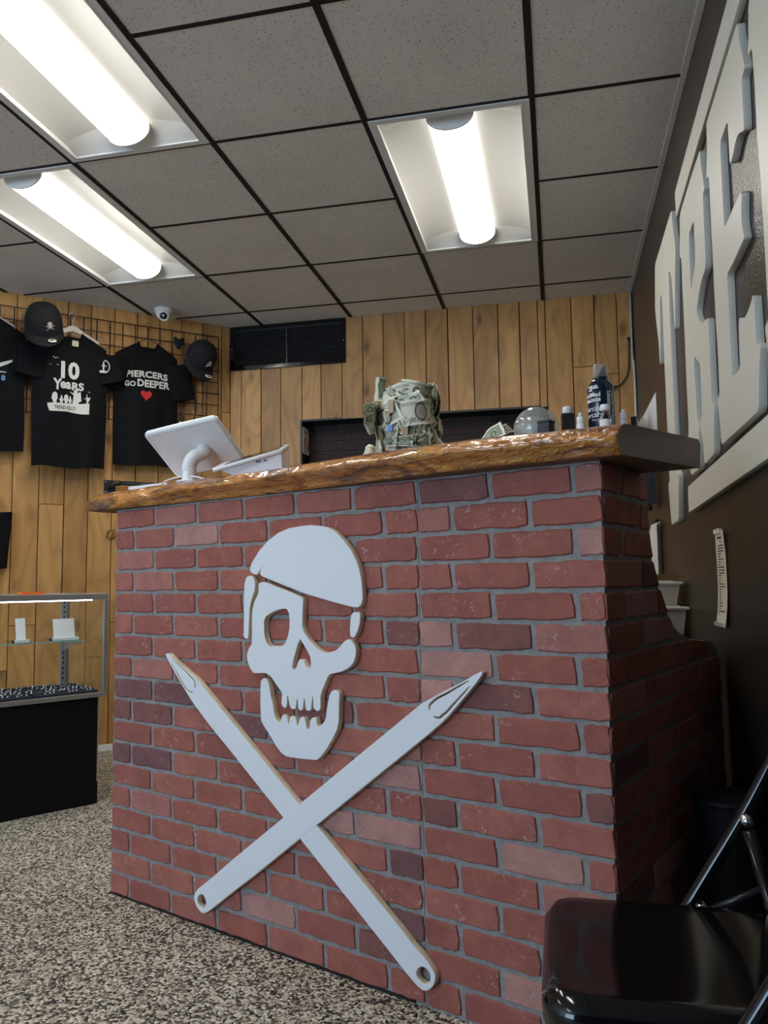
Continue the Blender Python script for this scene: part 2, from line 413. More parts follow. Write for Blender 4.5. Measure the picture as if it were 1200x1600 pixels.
# ceiling: dark deck, tee bars, tiles
ceil = MB().box(XW-.1, XR+.1, YF-.1, YB+.3, CEIL+.11, CEIL+.15).build('ceiling', 'dark_void'); tag(ceil, 'suspended ceiling of pitted grey tiles in a black grid', kind='structure')
LIGHTS = [(0, 0), (2, -2), (3, 0), (1, -4), (5, -4), (4, -8)]
used = {(i, j+k) for i, j in LIGHTS for k in (0, 1)}
def clip_half(poly, inside, cut):
    out = []
    for a, b in zip(poly, poly[1:]+poly[:1]):
        ia, ib = inside(a), inside(b)
        if ia >= 0: out.append(a)
        if (ia >= 0) != (ib >= 0): t = ia/(ia-ib); out.append((a[0]+(b[0]-a[0])*t, a[1]+(b[1]-a[1])*t))
    return out
sd = lambda p: (p[0]-LA.x)*(-ly_.x)+(p[1]-LA.y)*(-ly_.y)-.005
for i in range(-1, 10):
    for j in range(-10, 4):
        if (i, j) in used: continue
        xa, xb = X0-(i+1)*T+.010, X0-i*T-.010
        if i == -1: xa, xb = X0+.010, XR-.018
        ya, yb = Y0+j*T+.007, min(Y0+(j+1)*T-.007, YB-.004)
        poly = clip_half([(xa, ya), (xb, ya), (xb, yb), (xa, yb)], sd, None)
        poly = [p for p in poly]
        if len(poly) < 3 or xb < XW: continue
        cx, cy = (xa+xb)/2, (ya+yb)/2; dz = random.uniform(0, .002)
        MB().prism([(a-cx, b-cy) for a, b in poly], dz, .016, 'z').build('ceiling_tile', 'acoustic_tile', ceil, (cx, cy, CEIL+.001))
for i in range(0, 10):
    x = X0-i*T; y1 = min(YB-.002, wall_y(x)-.01)
    MB().box(-.012, .012, YF, y1, -.001, .03).build('main_tee', 'tee_bar', ceil, (x, 0, CEIL))
for j in range(-9, 4):
    y = Y0+j*T; x0 = max(XW, LA.x+(y-LA.y)/math.tan(LROT)+.012)
    xs = [XR-.018]+[v for li in sorted([li for li, lj in LIGHTS if lj+1 == j]) for v in (X0-li*T-.012, X0-(li+1)*T+.012)]+[x0]
    for xb_, xa_ in zip(xs[::2], xs[1::2]):      # no tee across a light
        if xb_ > xa_: MB().box(xa_, xb_, -.0085, .0085, 0, .028).build('cross_tee', 'tee_bar', ceil, (0, y, CEIL))
MB().box(XR-.022, XR-.001, YF, YB-.002, -.001, .022).build('edge_angle', 'acoustic_tile', ceil, (0, 0, CEIL))

# back wall with its shallow dark niche
OX0, OX1, OZ1 = -1.592, -.030, 2.013
mb = MB(); mb.box(LA.x-.4, OX0-.012, .016, .12, 0, CEIL+.1); mb.box(OX1+.012, XR, .016, .12, 0, CEIL+.1); mb.box(OX0-.012, OX1+.012, .016, .12, OZ1+.012, CEIL+.1); mb.box(OX0-.012, OX1+.012, .016, .12, 0, 1.15)
wb = mb.build('wall_back', 'dark_void', None, (0, YB, 0)); tag(wb, 'back wall of upright knotty pine boards with a dark niche', kind='structure')
def plank(par, x0, x1, z0, z1, d=None):
    g = random.choice([.0014, .0022, .003]); d = d if d else random.uniform(.0, .003)
    cx, cz = (x0+x1)/2, (z0+z1)/2; hx, hz = (x1-x0)/2-g, (z1-z0)/2-g*.7
    b = .002
    mb = MB(); F = [(-hx+b, -hz+b), (hx-b, -hz+b), (hx-b, hz-b), (-hx+b, hz-b)]; K = [(-hx, -hz), (hx, -hz), (hx, hz), (-hx, hz)]
    mb.add([(a, -d, c) for a, c in F]+[(a, -d+b, c) for a, c in K]+[(a, .016, c) for a, c in K],
           [(0, 1, 2, 3)]+[(4+k, 4+(k+1) % 4, (k+1) % 4, k) for k in range(4)]+[(8+k, 8+(k+1) % 4, 4+(k+1) % 4, 4+k) for k in range(4)])
    return mb.build('plank', 'pine_plank', par, (cx, 0, cz))
seams = [-2.093, -2.0145, -1.8749, -1.7371, -1.592, -1.4624, -1.321, -1.1814, -1.0465, -.9058, -.771, -.6298, -.4706, -.3176, -.1852, -.0737, -.030, .1265, .2604, .3925, XR-.002]
for a, b in zip(seams, seams[1:]):
    if a >= OX0-.001 and b <= OX1+.001: plank(wb, a, b, OZ1, CEIL+.012)
    else:
        cut = {.1265: 2.245, -1.8749: 1.1, -.030: .9, .2604: 2.19}.get(a, random.choice([.6, .8, 1.0]))
        plank(wb, a, b, cut, CEIL+.012); plank(wb, a, b, 0, cut)
# niche: black jambs and soffit, dark brick at the back
mb = MB(); mb.box(OX0-.012, OX0, -.002, .15, 1.14, OZ1); mb.box(OX1, OX1+.012, -.002, .15, 1.14, OZ1); mb.box(OX0-.012, OX1+.012, -.002, .15, OZ1, OZ1+.012); mb.box(OX0, OX1, 0, .15, 1.14, 1.15)
mb.build('niche_lining', 'black_paint', wb)
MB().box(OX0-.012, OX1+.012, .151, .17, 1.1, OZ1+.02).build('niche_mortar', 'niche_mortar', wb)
def brick_mesh(x0, x1, z0, z1, clip=None, d=.0045, jit=.0021):
    """one brick: uneven arris, front at y = -d, in its own centre"""
    cx, cz = (x0+x1)/2, (z0+z1)/2; pts = []
    def edge(ax, az, bx, bz, n):
        for k in range(n):
            t = k/n; pts.append((ax+(bx-ax)*t+random.uniform(-jit, jit), az+(bz-az)*t+random.uniform(-jit, jit)))
    c = .004
    nx = 8 if x1-x0 > .08 else 4
    if clip is None:
        edge(x0+c, z0, x1-c, z0, nx); edge(x1, z0+c, x1, z1-c, 2); edge(x1-c, z1, x0+c, z1, nx); edge(x0, z1-c, x0, z0+c, 2)
    else:
        zs = [z0+(z1-z0)*k/4 for k in range(5)]
        edge(x0, z0, min(x1, clip(z0)), z0, nx)
        pts += [(min(x1, clip(z)), z) for z in zs]
        edge(min(x1, clip(z1))-.001, z1, x0, z1, nx)
    n = len(pts); mx = sum(p[0] for p in pts)/n; mz = sum(p[1] for p in pts)/n; mb = MB()
    inn = [(p[0]+(mx-p[0])*.0022/max(abs(mx-p[0]), .004) if abs(mx-p[0]) > .004 else p[0], p[1]+(mz-p[1])*.12) for p in pts]
    mb.add([(a-cx, -d, b-cz) for a, b in inn]+[(a-cx, 0, b-cz) for a, b in pts], [list(range(n))]+[(n+k, n+(k+1) % n, (k+1) % n, k) for k in range(n)])
    return mb, (cx, cz)
for r in range(13):
    z0 = 1.15+r*.0677+.005; z1 = min(z0+.0577, OZ1)
    x = OX0-(.1 if r % 2 else 0)
    while x < OX1:
        a, b = max(x+.005, OX0+.002), min(x+.193, OX1-.002); x += .198
        if b-a < .02: continue
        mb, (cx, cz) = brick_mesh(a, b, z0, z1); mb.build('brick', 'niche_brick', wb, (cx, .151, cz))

# left wall: pine boards on a slant
mb = MB().box(-5.0, .02, .016, .12, 0, CEIL+.1); wl = mb.build('wall_left', 'dark_void', None, LA, LROT); tag(wl, 'slanted left wall of upright knotty pine boards', kind='structure')
s = 0.0; ss = [0, .06, .187, .327, .4665, .6063, .7463, .8823, 1.0185, 1.1555, 1.297]
while ss[-1] < 4.6: ss.append(ss[-1]+.1395)
for k, (a, b) in enumerate(zip(ss, ss[1:])):
    cut = {6: .55, 7: .92, 8: 1.449, 4: .8}.get(k, random.choice([.5, 1.9, .75, 2.1]))
    plank(wl, -b, -a, cut, CEIL+.012); plank(wl, -b, -a, 0, cut)
tag(MB().box(-4.9, -.005, -.014, .0, .0, .035).build('baseboard_left', 'white_matt', None, LA, LROT), kind='structure')
# right wall, far side wall, shop-front wall with its window
tag(MB().box(XR, XR+.12, YF-.1, YB+.12, 0, CEIL+.1).build('wall_right', 'brown_wall_paint'), 'glossy dark brown painted right wall', kind='structure')
tag(MB().box(XW-.12, XW, YF, 1.7, 0, CEIL+.1).build('wall_side', 'off_white_panel'), kind='structure')
mb = MB(); mb.box(XW, -5.42, YF-.12, YF, 0, CEIL+.1); mb.box(-2.38, XR, YF-.12, YF, 0, CEIL+.1); mb.box(-5.42, -2.38, YF-.12, YF, 0, .5); mb.box(-5.42, -2.38, YF-.12, YF, 2.45, CEIL+.1)
tag(mb.build('wall_front', 'brown_wall_paint'), kind='structure')
wn = MB(); 
for x in (-5.42, -4.42, -3.42, -2.43): wn.box(x, x+.05, YF-.08, YF-.02, .5, 2.45)
wn.box(-5.42, -2.38, YF-.08, YF-.02, .5, .55); wn.box(-5.42, -2.38, YF-.08, YF-.02, 2.4, 2.45)
wi = tag(wn.build('window_1', 'alu'), 'wide shop window behind the viewpoint', kind='structure')
for a, b in ((-5.37, -4.42), (-4.37, -3.42), (-3.37, -2.43)): MB().add([(a, YF-.05, .55), (b, YF-.05, .55), (b, YF-.05, 2.4), (a, YF-.05, 2.4)], [(0, 1, 2, 3)]).build('pane', 'pane_glass', wi)

# ceiling lights: 2 x 4 ft recessed troffers with a round-bellied diffuser
def troffer(i, j, label):
    t = thing('ceiling_light', label, 'ceiling light', (X0-(i+.5)*T, Y0+(j+1)*T, CEIL), 0, 'recessed ceiling lights')
    a, b, e = T/2-.008, T-.006, .026
    mb = MB()
    mb.box(-a, -a+e, -b, b, -.004, .02); mb.box(a-e, a, -b, b, -.004, .02); mb.box(-a+e, a-e, -b, -b+e, -.004, .02); mb.box(-a+e, a-e, b-e, b, -.004, .02)
    mb.box(-a+e, -a+e+.006, -b+e, b-e, -.006, .012); mb.box(a-e-.006, a-e, -b+e, b-e, -.006, .012)
    mb.build('frame', 'lamp_white', t)
    mb = MB(); ai, bi, hb, h = a-e, b-e, b-.105, .055
    def cr(x): return .012+h*(1-(abs(x)/ai)**2)
    mb.grid(lambda i, j: (-ai+2*ai*i, hb-2*hb*j, cr(-ai+2*ai*i)), 20, 1)
    for sg in (-1, 1): mb.grid(lambda i, j: (sg*(-ai+2*ai*i), sg*(hb+(bi-hb)*(1-j)), .002+(cr(-ai+2*ai*i)-.002)*j), 20, 3)
    mb.box(-ai, ai, -bi, bi, .075, .085)
    mb.build('reflector', 'lamp_white', t)
    mb = MB(); r, q = .088, 14
    prof = [(r*math.cos(PI+PI*k/q), .036+.058*math.sin(PI+PI*k/q)) for k in range(q+1)]
    mb.prism(prof+[(r, .06), (-r, .06)], -hb-.012, hb+.012); 
    for k in range(q): mb.sm[2+k] = True
    mb.build('diffuser', 'lamp_diffuser', t)
    for sg in (-1, 1):
        y0, y1 = sorted((sg*(hb+.012), sg*(hb+.020))); MB().prism([(a_*1.03, b_-.0015) for a_, b_ in prof]+[(r, .055), (-r, .055)], y0, y1).build('end_cap', 'lamp_white', t)
    return t
troffer(0, 0, 'lit ceiling light above the brick counter, nearest the wall letters')
troffer(2, -2, 'lit ceiling light at the upper left, cut off by the photo edge')
troffer(3, 0, 'lit ceiling light near the shirts and the dome camera')
for (i, j), lab in zip(LIGHTS[3:], ('lit ceiling light straight above the chair, out of the frame', 'lit ceiling light over the left side of the room, out of the frame', 'lit ceiling light near the shop window, out of the frame')): troffer(i, j, lab)

# vent grille on the back wall
t = thing('vent_grille', 'long black louvred air return grille high on the pine back wall', 'vent', (-1.691, YB-.003, 2.528))
mb = MB(); W2, H2 = .398, .148
mb.box(-W2, -W2+.03, -.012, 0, -H2, H2, .002); mb.box(W2-.03, W2, -.012, 0, -H2, H2, .002); mb.box(-W2+.03, W2-.03, -.012, 0, -H2, -H2+.028, .002); mb.box(-W2+.03, W2-.03, -.012, 0, H2-.028, H2, .002)
mb.build('frame', 'black_gloss', t); MB().box(-W2+.02, W2-.02, -.001, 0, -H2+.02, H2-.02).build('backing', 'black_paint', t)
for k in range(14):
    z = -H2+.036+k*.0168
    MB().add([(-W2+.03, -.003, z+.008), (W2-.03, -.003, z+.008), (W2-.03, -.013, z-.005), (-W2+.03, -.013, z-.005), (-W2+.03, -.001, z+.006), (W2-.03, -.001, z+.006), (W2-.03, -.011, z-.007), (-W2+.03, -.011, z-.007)],
             [(0, 1, 2, 3), (7, 6, 5, 4), (3, 2, 6, 7), (0, 4, 5, 1), (0, 3, 7, 4), (1, 5, 6, 2)]).build('louvre', 'black_metal', t)
MB().box(-.004, .004, -.0135, -.002, -H2+.028, H2-.028).build('mullion', 'black_metal', t)
for x in (-W2+.012, W2-.012): MB().lathe([(.004, 0), (.004, .002), (.002, .003)], 10).build('screw', 'chrome', t, (x, -.012, 0), rot=(PI/2, 0, 0))

# ---------------------------------------------------------------- brick counter (local x along its front, y back, z up)
CO = Vector((-1.4194, 2.3293, 0)); CR = -.40443; CW = 1.6481; CH = 1.2192
cx_, cy_ = Vector((math.cos(CR), math.sin(CR), 0)), Vector((-math.sin(CR), math.cos(CR), 0))
def oncounter(u, back, z): return CO+cx_*u+cy_*back+Vector((0, 0, z))
ct = thing('reception_counter', 'red brick-faced reception counter with grey mortar and a curved side panel', 'counter', CO, CR)
MB().box(0, 1.188-.0006, 0, .02, 0, CH).build('front_panel', 'mortar', ct)
MB().box(1.188+.0006, CW-.0238, 0, .02, 0, CH).build('front_panel', 'mortar', ct)
MB().box(.004, CW-.024, .0205, .285, 0.0, CH-.001).build('carcass', 'black_laminate', ct)
MB().box(-.001, 1.16, -.0045, .0, -.0, .006).build('base_strip', 'black_plastic', ct)
NB = [(0, .952), (.70, .950), (.75, .925), (.78, .885), (.79, .82), (.797, .72), (.812, .61), (.83, .53), (.85, .48), (.875, .442), (.91, .405), (.95, .37), (1.0, .335), (1.05, .315), (1.1, .306), (1.16, .302), (1.2192, .300)]
def nmax(z):
    for (a, b), (c, d) in zip(NB, NB[1:]):
        if z <= c: return b+(d-b)*(z-a)/(c-a)
    return NB[-1][1]
poly = [(.0, 0.0)]+[(n, z) for z, n in NB]+[(0, CH)]
mb = MB(); mb.prism(poly, CW-.0235, CW-.0045, 'x'); mb.build('side_panel', 'mortar', ct)
for r in range(18):
    z1 = CH-r*CH/18-.0045; z0 = CH-(r+1)*CH/18+.0045
    x = -.198+(.0965 if r % 2 else 0)
    while x < CW:
        a, b = max(x+.0048, .0012), min(x+.198-.0048, CW-.0003); x += .198
        if b-a < .012: continue
        parts = [(a, b)]
        if r % 2 and a < 1.188 < b: parts = [(a, 1.1872), (1.1888, b)]      # sheet seam runs through these bricks
        for a2, b2 in parts:
            mb, (cx, cz) = brick_mesh(a2, b2, z0, z1); mb.build('brick', 'brick_face', ct, (cx, 0, cz))
    x = -.12 if r % 2 == 0 else 0.0
    off = .116 if r % 2 == 0 else 0.0
    x = off-.237
    while x < .95:
        a, b = max(x+.005, -.0040), x+.237-.005; x += .237
        zt = nmax(z1)
        b = min(b, max(nmax(z0), zt))
        if b-a < .015 or zt < a+.01: continue
        cl = nmax if nmax(z1) < b-.0005 or nmax(z0) < b-.0005 else None
        mb, (cx, cz) = brick_mesh(a, b, z0, z1, cl)
        mb.build('brick', 'brick_face', ct, (CW-.0045, cx, cz), rot=(0, 0, PI/2))

# live-edge slab
def interp(tab, x):
    if x <= tab[0][0]: return tab[0][1]
    for (a, b), (c, d) in zip(tab, tab[1:]):
        if x <= c: return b+(d-b)*(x-a)/(c-a)
    return tab[-1][1]
NTOP = [(-.11, .03), (.05, .025), (.42, .047), (.70, .055), (1.0, .085), (1.26, .105), (1.49, .088), (1.63, .066), (1.70, .056)]
NBOT = [(-.10, .036), (.03, .020), (.5, .004), (.63, -.006), (1.0, .024), (1.22, .050), (1.47, .052), (1.62, .040), (1.70, .032)]
SZ0, SZ1 = CH+.0004, CH+.0664
NU = 240
def slab_section(u):
    nt, nb = interp(NTOP, u), interp(NBOT, u)
    k = max(0.0, min(1.0, (u+.11)/.10))             # thin at the left tip
    zt = SZ1-.006*(1-k)
    def w(a, f, amp): return amp*mnoise.noise((u*f, a*3.1, 1.7))
    lip = .012+.008*mnoise.noise((u*5, 3.3, 0))
    pts = [(nb-.01, SZ0), (nb+lip*.6, SZ0+.001), (nb+lip, SZ0+.010+.004*mnoise.noise((u*7, 9, 0)))]
    for q in range(1, 8):
        t = q/8; base = nb+lip+(nt-nb-lip)*min(1, t*1.9); bul = .010*math.sin(PI*min(1, t*1.5))-.024*max(0, (t-.42)/.58)**2
        pts.append((base+bul+w(t, 9, .007)+w(t, 26, .0045)+.003*mnoise.noise((u*60, t*5, 4)), SZ0+.012+(zt-SZ0-.014)*t))
    pts.append((nt-.030, zt-.001+.001*mnoise.noise((u*12, 0, 0)))); pts.append((nt-.05, zt)); pts.append((-.10, zt)); pts.append((-.265, zt)); pts.append((-.275, zt-.01)); pts.append((-.268, SZ0)); pts.append((-.1, SZ0))
    return pts
def slab_u(i, n):   # right end is cut at a slant: further back reaches further right
    u = -.105+(1.703+.105)*i/NU
    return u
sec = [slab_section(slab_u(i, 0)) for i in range(NU+1)]
ns = len(sec[0]); mb = MB(); vs_ = []
for i, s_ in enumerate(sec):
    u = slab_u(i, 0); k = max(0, (u-1.5)/.203)
    kl = max(0, (-.0-u)/.105)
    for n, z in s_:
        uu = u+k*max(0, (.05-n))*.24
        nn = n+(-n-.02)*.0*kl
        vs_.append((uu, -nn, z))
fs = []; mi = []
for i in range(NU):
    for k in range(ns):
        fs.append((i*ns+k, i*ns+(k+1) % ns, (i+1)*ns+(k+1) % ns, (i+1)*ns+k)); mi.append(1 if k in (0, ns-2, ns-1) else 0)
fs.append(list(range(ns))[::-1]); mi.append(0); fs.append([NU*ns+k for k in range(ns)]); mi.append(2)
mb.v = vs_; mb.f = [list(f)[::-1] for f in fs]; mb.sm = [True]*(len(fs)-2)+[False, False]; mb.mi = mi
slab = mb.build('countertop', ['live_edge_wood', 'slab_underside', 'slab_end_paint'], None, CO, CR)
tag(slab, 'glossy amber live-edge wood slab on top of the brick counter, brown painted end', 'countertop')

# skull and crossed needles, white boards cut to shape
OUTL = {
'bandana':[[0.6399,1.0095],[0.6435,1.0226],[0.6536,1.037],[0.6763,1.0624],[0.7077,1.0872],[0.7473,1.108],[0.7862,1.1189],[0.8325,1.1228],[0.8655,1.1235],[0.9019,1.1192],[0.9296,1.1122],[0.9491,1.1025],[0.9758,1.0793],[1.002,1.0499],[1.0203,1.0169],[1.0303,0.9844],[1.0342,0.9494],[1.0346,0.929],[1.0301,0.9159],[1.0189,0.9085],[1.0003,0.9098],[0.9472,0.9204],[0.848,0.9424],[0.7728,0.9645],[0.6987,0.9875],[0.6844,0.9925],[0.679,0.9997],[0.6831,1.0087],[0.6934,1.023],[0.6786,1.0072],[0.6741,1.0008],[0.6673,0.996],[0.6559,0.9978],[0.6445,1.0029]],
'face':[[0.6764,0.973],[0.6898,0.9761],[0.7054,0.9727],[0.7728,0.9532],[0.8315,0.935],[0.8376,0.9282],[0.8354,0.8975],[0.834,0.8606],[0.8392,0.8439],[0.8554,0.8246],[0.8834,0.8029],[0.8992,0.7945],[0.9188,0.7924],[0.9459,0.7994],[0.9614,0.8103],[0.9729,0.8224],[0.9843,0.8287],[0.9937,0.8275],[1.0066,0.8178],[1.012,0.8035],[1.0106,0.7861],[1.0023,0.7698],[0.9872,0.7574],[0.9645,0.7474],[0.9457,0.7429],[0.9278,0.7396],[0.9187,0.7304],[0.9095,0.7115],[0.8988,0.6925],[0.8956,0.6808],[0.8954,0.6534],[0.8923,0.6462],[0.8846,0.6433],[0.8755,0.646],[0.8709,0.6514],[0.8699,0.6778],[0.868,0.6783],[0.8638,0.6485],[0.8616,0.6442],[0.8538,0.6414],[0.8476,0.6421],[0.8439,0.6469],[0.8409,0.6717],[0.8384,0.6715],[0.8367,0.6532],[0.8344,0.6438],[0.8272,0.6397],[0.8193,0.6425],[0.8177,0.6494],[0.8166,0.6675],[0.8143,0.6674],[0.8104,0.6453],[0.805,0.6413],[0.7937,0.6423],[0.7889,0.6494],[0.7822,0.6737],[0.78,0.6731],[0.7792,0.651],[0.7769,0.6449],[0.7711,0.6421],[0.7629,0.645],[0.7587,0.6542],[0.7607,0.6733],[0.762,0.6806],[0.7482,0.6939],[0.7316,0.7096],[0.7182,0.7221],[0.7064,0.7275],[0.6945,0.7292],[0.667,0.7269],[0.6542,0.7271],[0.6405,0.7407],[0.6305,0.7595],[0.629,0.7755],[0.6359,0.7919],[0.6472,0.8051],[0.6485,0.8373],[0.648,0.8792],[0.6516,0.9051],[0.6583,0.9229],[0.6719,0.9439],[0.6741,0.9601],[0.6737,0.9681]],
'face_eye':[[0.6943,0.8544],[0.6943,0.8704],[0.701,0.8832],[0.7208,0.893],[0.7469,0.9028],[0.7726,0.9052],[0.7811,0.9031],[0.7887,0.8907],[0.7907,0.8721],[0.7903,0.8535],[0.7851,0.8317],[0.7745,0.8112],[0.7617,0.8029],[0.7381,0.8011],[0.7163,0.8013],[0.704,0.8087],[0.6965,0.8259],[0.6943,0.8417]],
'face_nose':[[0.8268,0.8252],[0.8349,0.8148],[0.8511,0.7941],[0.8611,0.7794],[0.8631,0.7644],[0.8622,0.7538],[0.8569,0.749],[0.8488,0.7531],[0.8388,0.7678],[0.8306,0.7726],[0.8236,0.7716],[0.8174,0.7637],[0.8132,0.7513],[0.8078,0.7449],[0.8007,0.7445],[0.7974,0.7505],[0.8016,0.7675],[0.8101,0.7894],[0.8184,0.8112]],
'jaw':[[0.6826,0.7066],[0.6911,0.7144],[0.6996,0.7145],[0.7081,0.7082],[0.7155,0.6942],[0.7182,0.6775],[0.7232,0.661],[0.7289,0.647],[0.7309,0.6305],[0.7348,0.6165],[0.7431,0.6065],[0.7513,0.6013],[0.7563,0.6053],[0.7596,0.6186],[0.7661,0.6244],[0.7743,0.6235],[0.7801,0.6169],[0.7823,0.603],[0.7865,0.598],[0.7888,0.6142],[0.7911,0.6214],[0.8001,0.6241],[0.8081,0.6217],[0.8122,0.6139],[0.8137,0.6036],[0.8175,0.5981],[0.8197,0.6053],[0.8223,0.616],[0.8287,0.6235],[0.835,0.6252],[0.8418,0.6212],[0.8458,0.6077],[0.8473,0.5963],[0.8535,0.5918],[0.8573,0.5996],[0.8592,0.6159],[0.8645,0.6237],[0.8753,0.6272],[0.8808,0.6258],[0.8813,0.611],[0.8874,0.6043],[0.8965,0.609],[0.9087,0.6203],[0.9133,0.6321],[0.9165,0.6528],[0.9212,0.6736],[0.9258,0.6876],[0.9319,0.6971],[0.9423,0.7012],[0.9526,0.6996],[0.9585,0.6933],[0.9568,0.6718],[0.9559,0.6493],[0.9548,0.6223],[0.9487,0.6016],[0.9352,0.58],[0.9141,0.5508],[0.8928,0.5281],[0.8791,0.5192],[0.8623,0.5188],[0.8344,0.5171],[0.7932,0.5165],[0.7739,0.5177],[0.7577,0.5241],[0.738,0.5408],[0.7148,0.5669],[0.6911,0.591],[0.6833,0.6023],[0.6819,0.6264],[0.6809,0.6505],[0.6815,0.687]],
'earL':[[0.627,0.9898],[0.6353,0.9936],[0.6491,0.9921],[0.6573,0.9829],[0.6605,0.9683],[0.6583,0.9504],[0.647,0.9278],[0.6401,0.905],[0.637,0.8629],[0.6358,0.8305],[0.6326,0.8191],[0.622,0.8194],[0.616,0.8267],[0.6172,0.8787],[0.617,0.944],[0.6192,0.9735]],
'earR':[[1.0039,0.8964],[1.0206,0.8981],[1.026,0.8909],[1.025,0.8705],[1.0181,0.85],[1.0087,0.8367],[1.0012,0.8327],[0.9938,0.8377],[0.9929,0.8552],[0.9954,0.8787],[0.9982,0.8905]],
'needA':[[0.2825,0.7597],[0.2851,0.7637],[0.2931,0.7652],[0.305,0.758],[0.3425,0.737],[0.3885,0.7145],[0.437,0.6902],[0.4517,0.6765],[0.4809,0.6544],[1.1358,0.1673],[1.1657,0.1418],[1.1917,0.1244],[1.2087,0.1106],[1.2221,0.0975],[1.2287,0.0882],[1.2276,0.0755],[1.2213,0.0628],[1.2126,0.0535],[1.2022,0.0472],[1.1918,0.0471],[1.1797,0.0514],[1.1658,0.0602],[1.1466,0.0733],[1.1163,0.0967],[1.0835,0.1216],[0.559,0.512],[0.4817,0.568],[0.4081,0.6271],[0.3702,0.6637],[0.3314,0.7038],[0.3034,0.7351]],
'needA_hole':[[1.1768,0.0813],[1.1814,0.0909],[1.1911,0.0974],[1.2015,0.0976],[1.21,0.0929],[1.2155,0.0833],[1.2148,0.0748],[1.2112,0.0683],[1.2007,0.0613],[1.1904,0.0627],[1.1818,0.0673],[1.1776,0.0745]],
'needA_s1':[[0.3111,0.7482],[0.354,0.7276],[0.3885,0.7071],[0.4112,0.6911],[0.4168,0.6817],[0.4151,0.6705]],
'needA_s2':[[0.3093,0.738],[0.3311,0.7139],[0.3546,0.6877],[0.3739,0.669],[0.3891,0.6601],[0.406,0.6564]],
'needB':[[1.2035,0.6874],[1.2655,0.7197],[1.3168,0.7453],[1.3502,0.7637],[1.3625,0.7693],[1.3673,0.7681],[1.3655,0.7624],[1.3512,0.744],[1.3243,0.7152],[1.3003,0.6892],[1.2761,0.6643],[1.2551,0.6452],[1.2322,0.6271],[1.2179,0.6155],[0.6572,0.1894],[0.5776,0.1313],[0.4893,0.065],[0.4695,0.0522],[0.4551,0.048],[0.4435,0.052],[0.4288,0.062],[0.4214,0.0736],[0.4197,0.0866],[0.4255,0.0992],[0.437,0.1112],[0.4942,0.1531],[0.5826,0.2223]],
'needB_hole':[[0.433,0.0799],[0.4373,0.0903],[0.4474,0.0987],[0.459,0.0978],[0.4662,0.0909],[0.4706,0.0806],[0.4665,0.0684],[0.4564,0.0624],[0.4448,0.0646],[0.436,0.0711]],
'needB_s1':[[1.3317,0.7477],[1.3014,0.7315],[1.2705,0.7143],[1.2478,0.7032],[1.2337,0.6927],[1.2256,0.6833],[1.2271,0.6739]],
'needB_s2':[[1.3339,0.7358],[1.3144,0.716],[1.2903,0.6927],[1.273,0.6755],[1.2608,0.6659],[1.2503,0.6584],[1.2364,0.6609]],
'L_T':[[-3.035,2.3665],[-3.3339,2.3634],[-3.5586,2.3603],[-3.5885,2.2657],[-3.6147,2.1746],[-3.5867,2.0888],[-3.5481,2.0041],[-3.5388,1.9038],[-3.5287,1.9011],[-3.4901,2.0292],[-3.4492,2.1572],[-3.4099,2.1768],[-3.392,2.1369],[-3.3906,2.0809],[-3.3962,1.9446],[-3.4032,1.8641],[-3.4017,1.8089],[-3.405,1.5918],[-3.4098,1.4307],[-3.4016,1.3679],[-3.4501,1.3684],[-3.4467,1.3491],[-3.4123,1.1904],[-3.2154,1.1946],[-3.1875,1.2994],[-3.1602,1.3708],[-3.2063,1.3844],[-3.2179,1.4291],[-3.2041,1.5537],[-3.2006,1.7832],[-3.1988,1.8989],[-3.1971,2.0153],[-3.1826,2.1144],[-3.1821,2.1717],[-3.1619,2.1768],[-3.1472,2.1659],[-3.1078,2.1222],[-3.098,2.0449],[-3.0927,1.9547],[-3.0875,1.9179],[-3.0783,1.915],[-3.0455,2.0384],[-3.0057,2.1472],[-2.9818,2.1964],[-3.0109,2.2612],[-3.0265,2.3184]],
'L_top':[[-2.0058,2.4264],[-2.9378,2.3851],[-2.9333,2.2875],[-1.8887,2.3366]],
'L_bot':[[-2.9598,1.2968],[-2.2466,1.3198],[-1.8455,1.3294],[-1.8663,1.2341],[-2.2703,1.2232],[-2.9659,1.2039]],
'L_R':[[-2.4439,2.2745],[-2.5984,2.2737],[-2.8505,2.263],[-2.8672,2.2091],[-2.9033,2.1175],[-2.8737,2.1147],[-2.8662,2.0904],[-2.872,1.9987],[-2.8712,1.9048],[-2.8736,1.801],[-2.8822,1.6531],[-2.8811,1.5382],[-2.8858,1.4752],[-2.9191,1.4674],[-2.8967,1.3677],[-2.8811,1.3271],[-2.7202,1.3296],[-2.7019,1.3948],[-2.694,1.4359],[-2.6792,1.4755],[-2.7027,1.478],[-2.708,1.5026],[-2.714,1.5684],[-2.7201,1.6565],[-2.7109,1.7106],[-2.6803,1.6868],[-2.617,1.6555],[-2.6129,1.6283],[-2.6184,1.5256],[-2.6249,1.4813],[-2.6685,1.4712],[-2.6292,1.4035],[-2.6227,1.3448],[-2.6157,1.3294],[-2.4614,1.3378],[-2.4594,1.3645],[-2.4406,1.4283],[-2.419,1.4812],[-2.4572,1.4859],[-2.4561,1.5284],[-2.4555,1.6259],[-2.4481,1.7495],[-2.4942,1.7549],[-2.5518,1.7657],[-2.5918,1.7871],[-2.6293,1.8228],[-2.6047,1.8461],[-2.5542,1.8802],[-2.5045,1.8963],[-2.4486,1.9026],[-2.4416,1.9476],[-2.4385,2.0565],[-2.4352,2.1275],[-2.4021,2.131],[-2.416,2.1581],[-2.4375,2.2179],[-2.443,2.2576]],
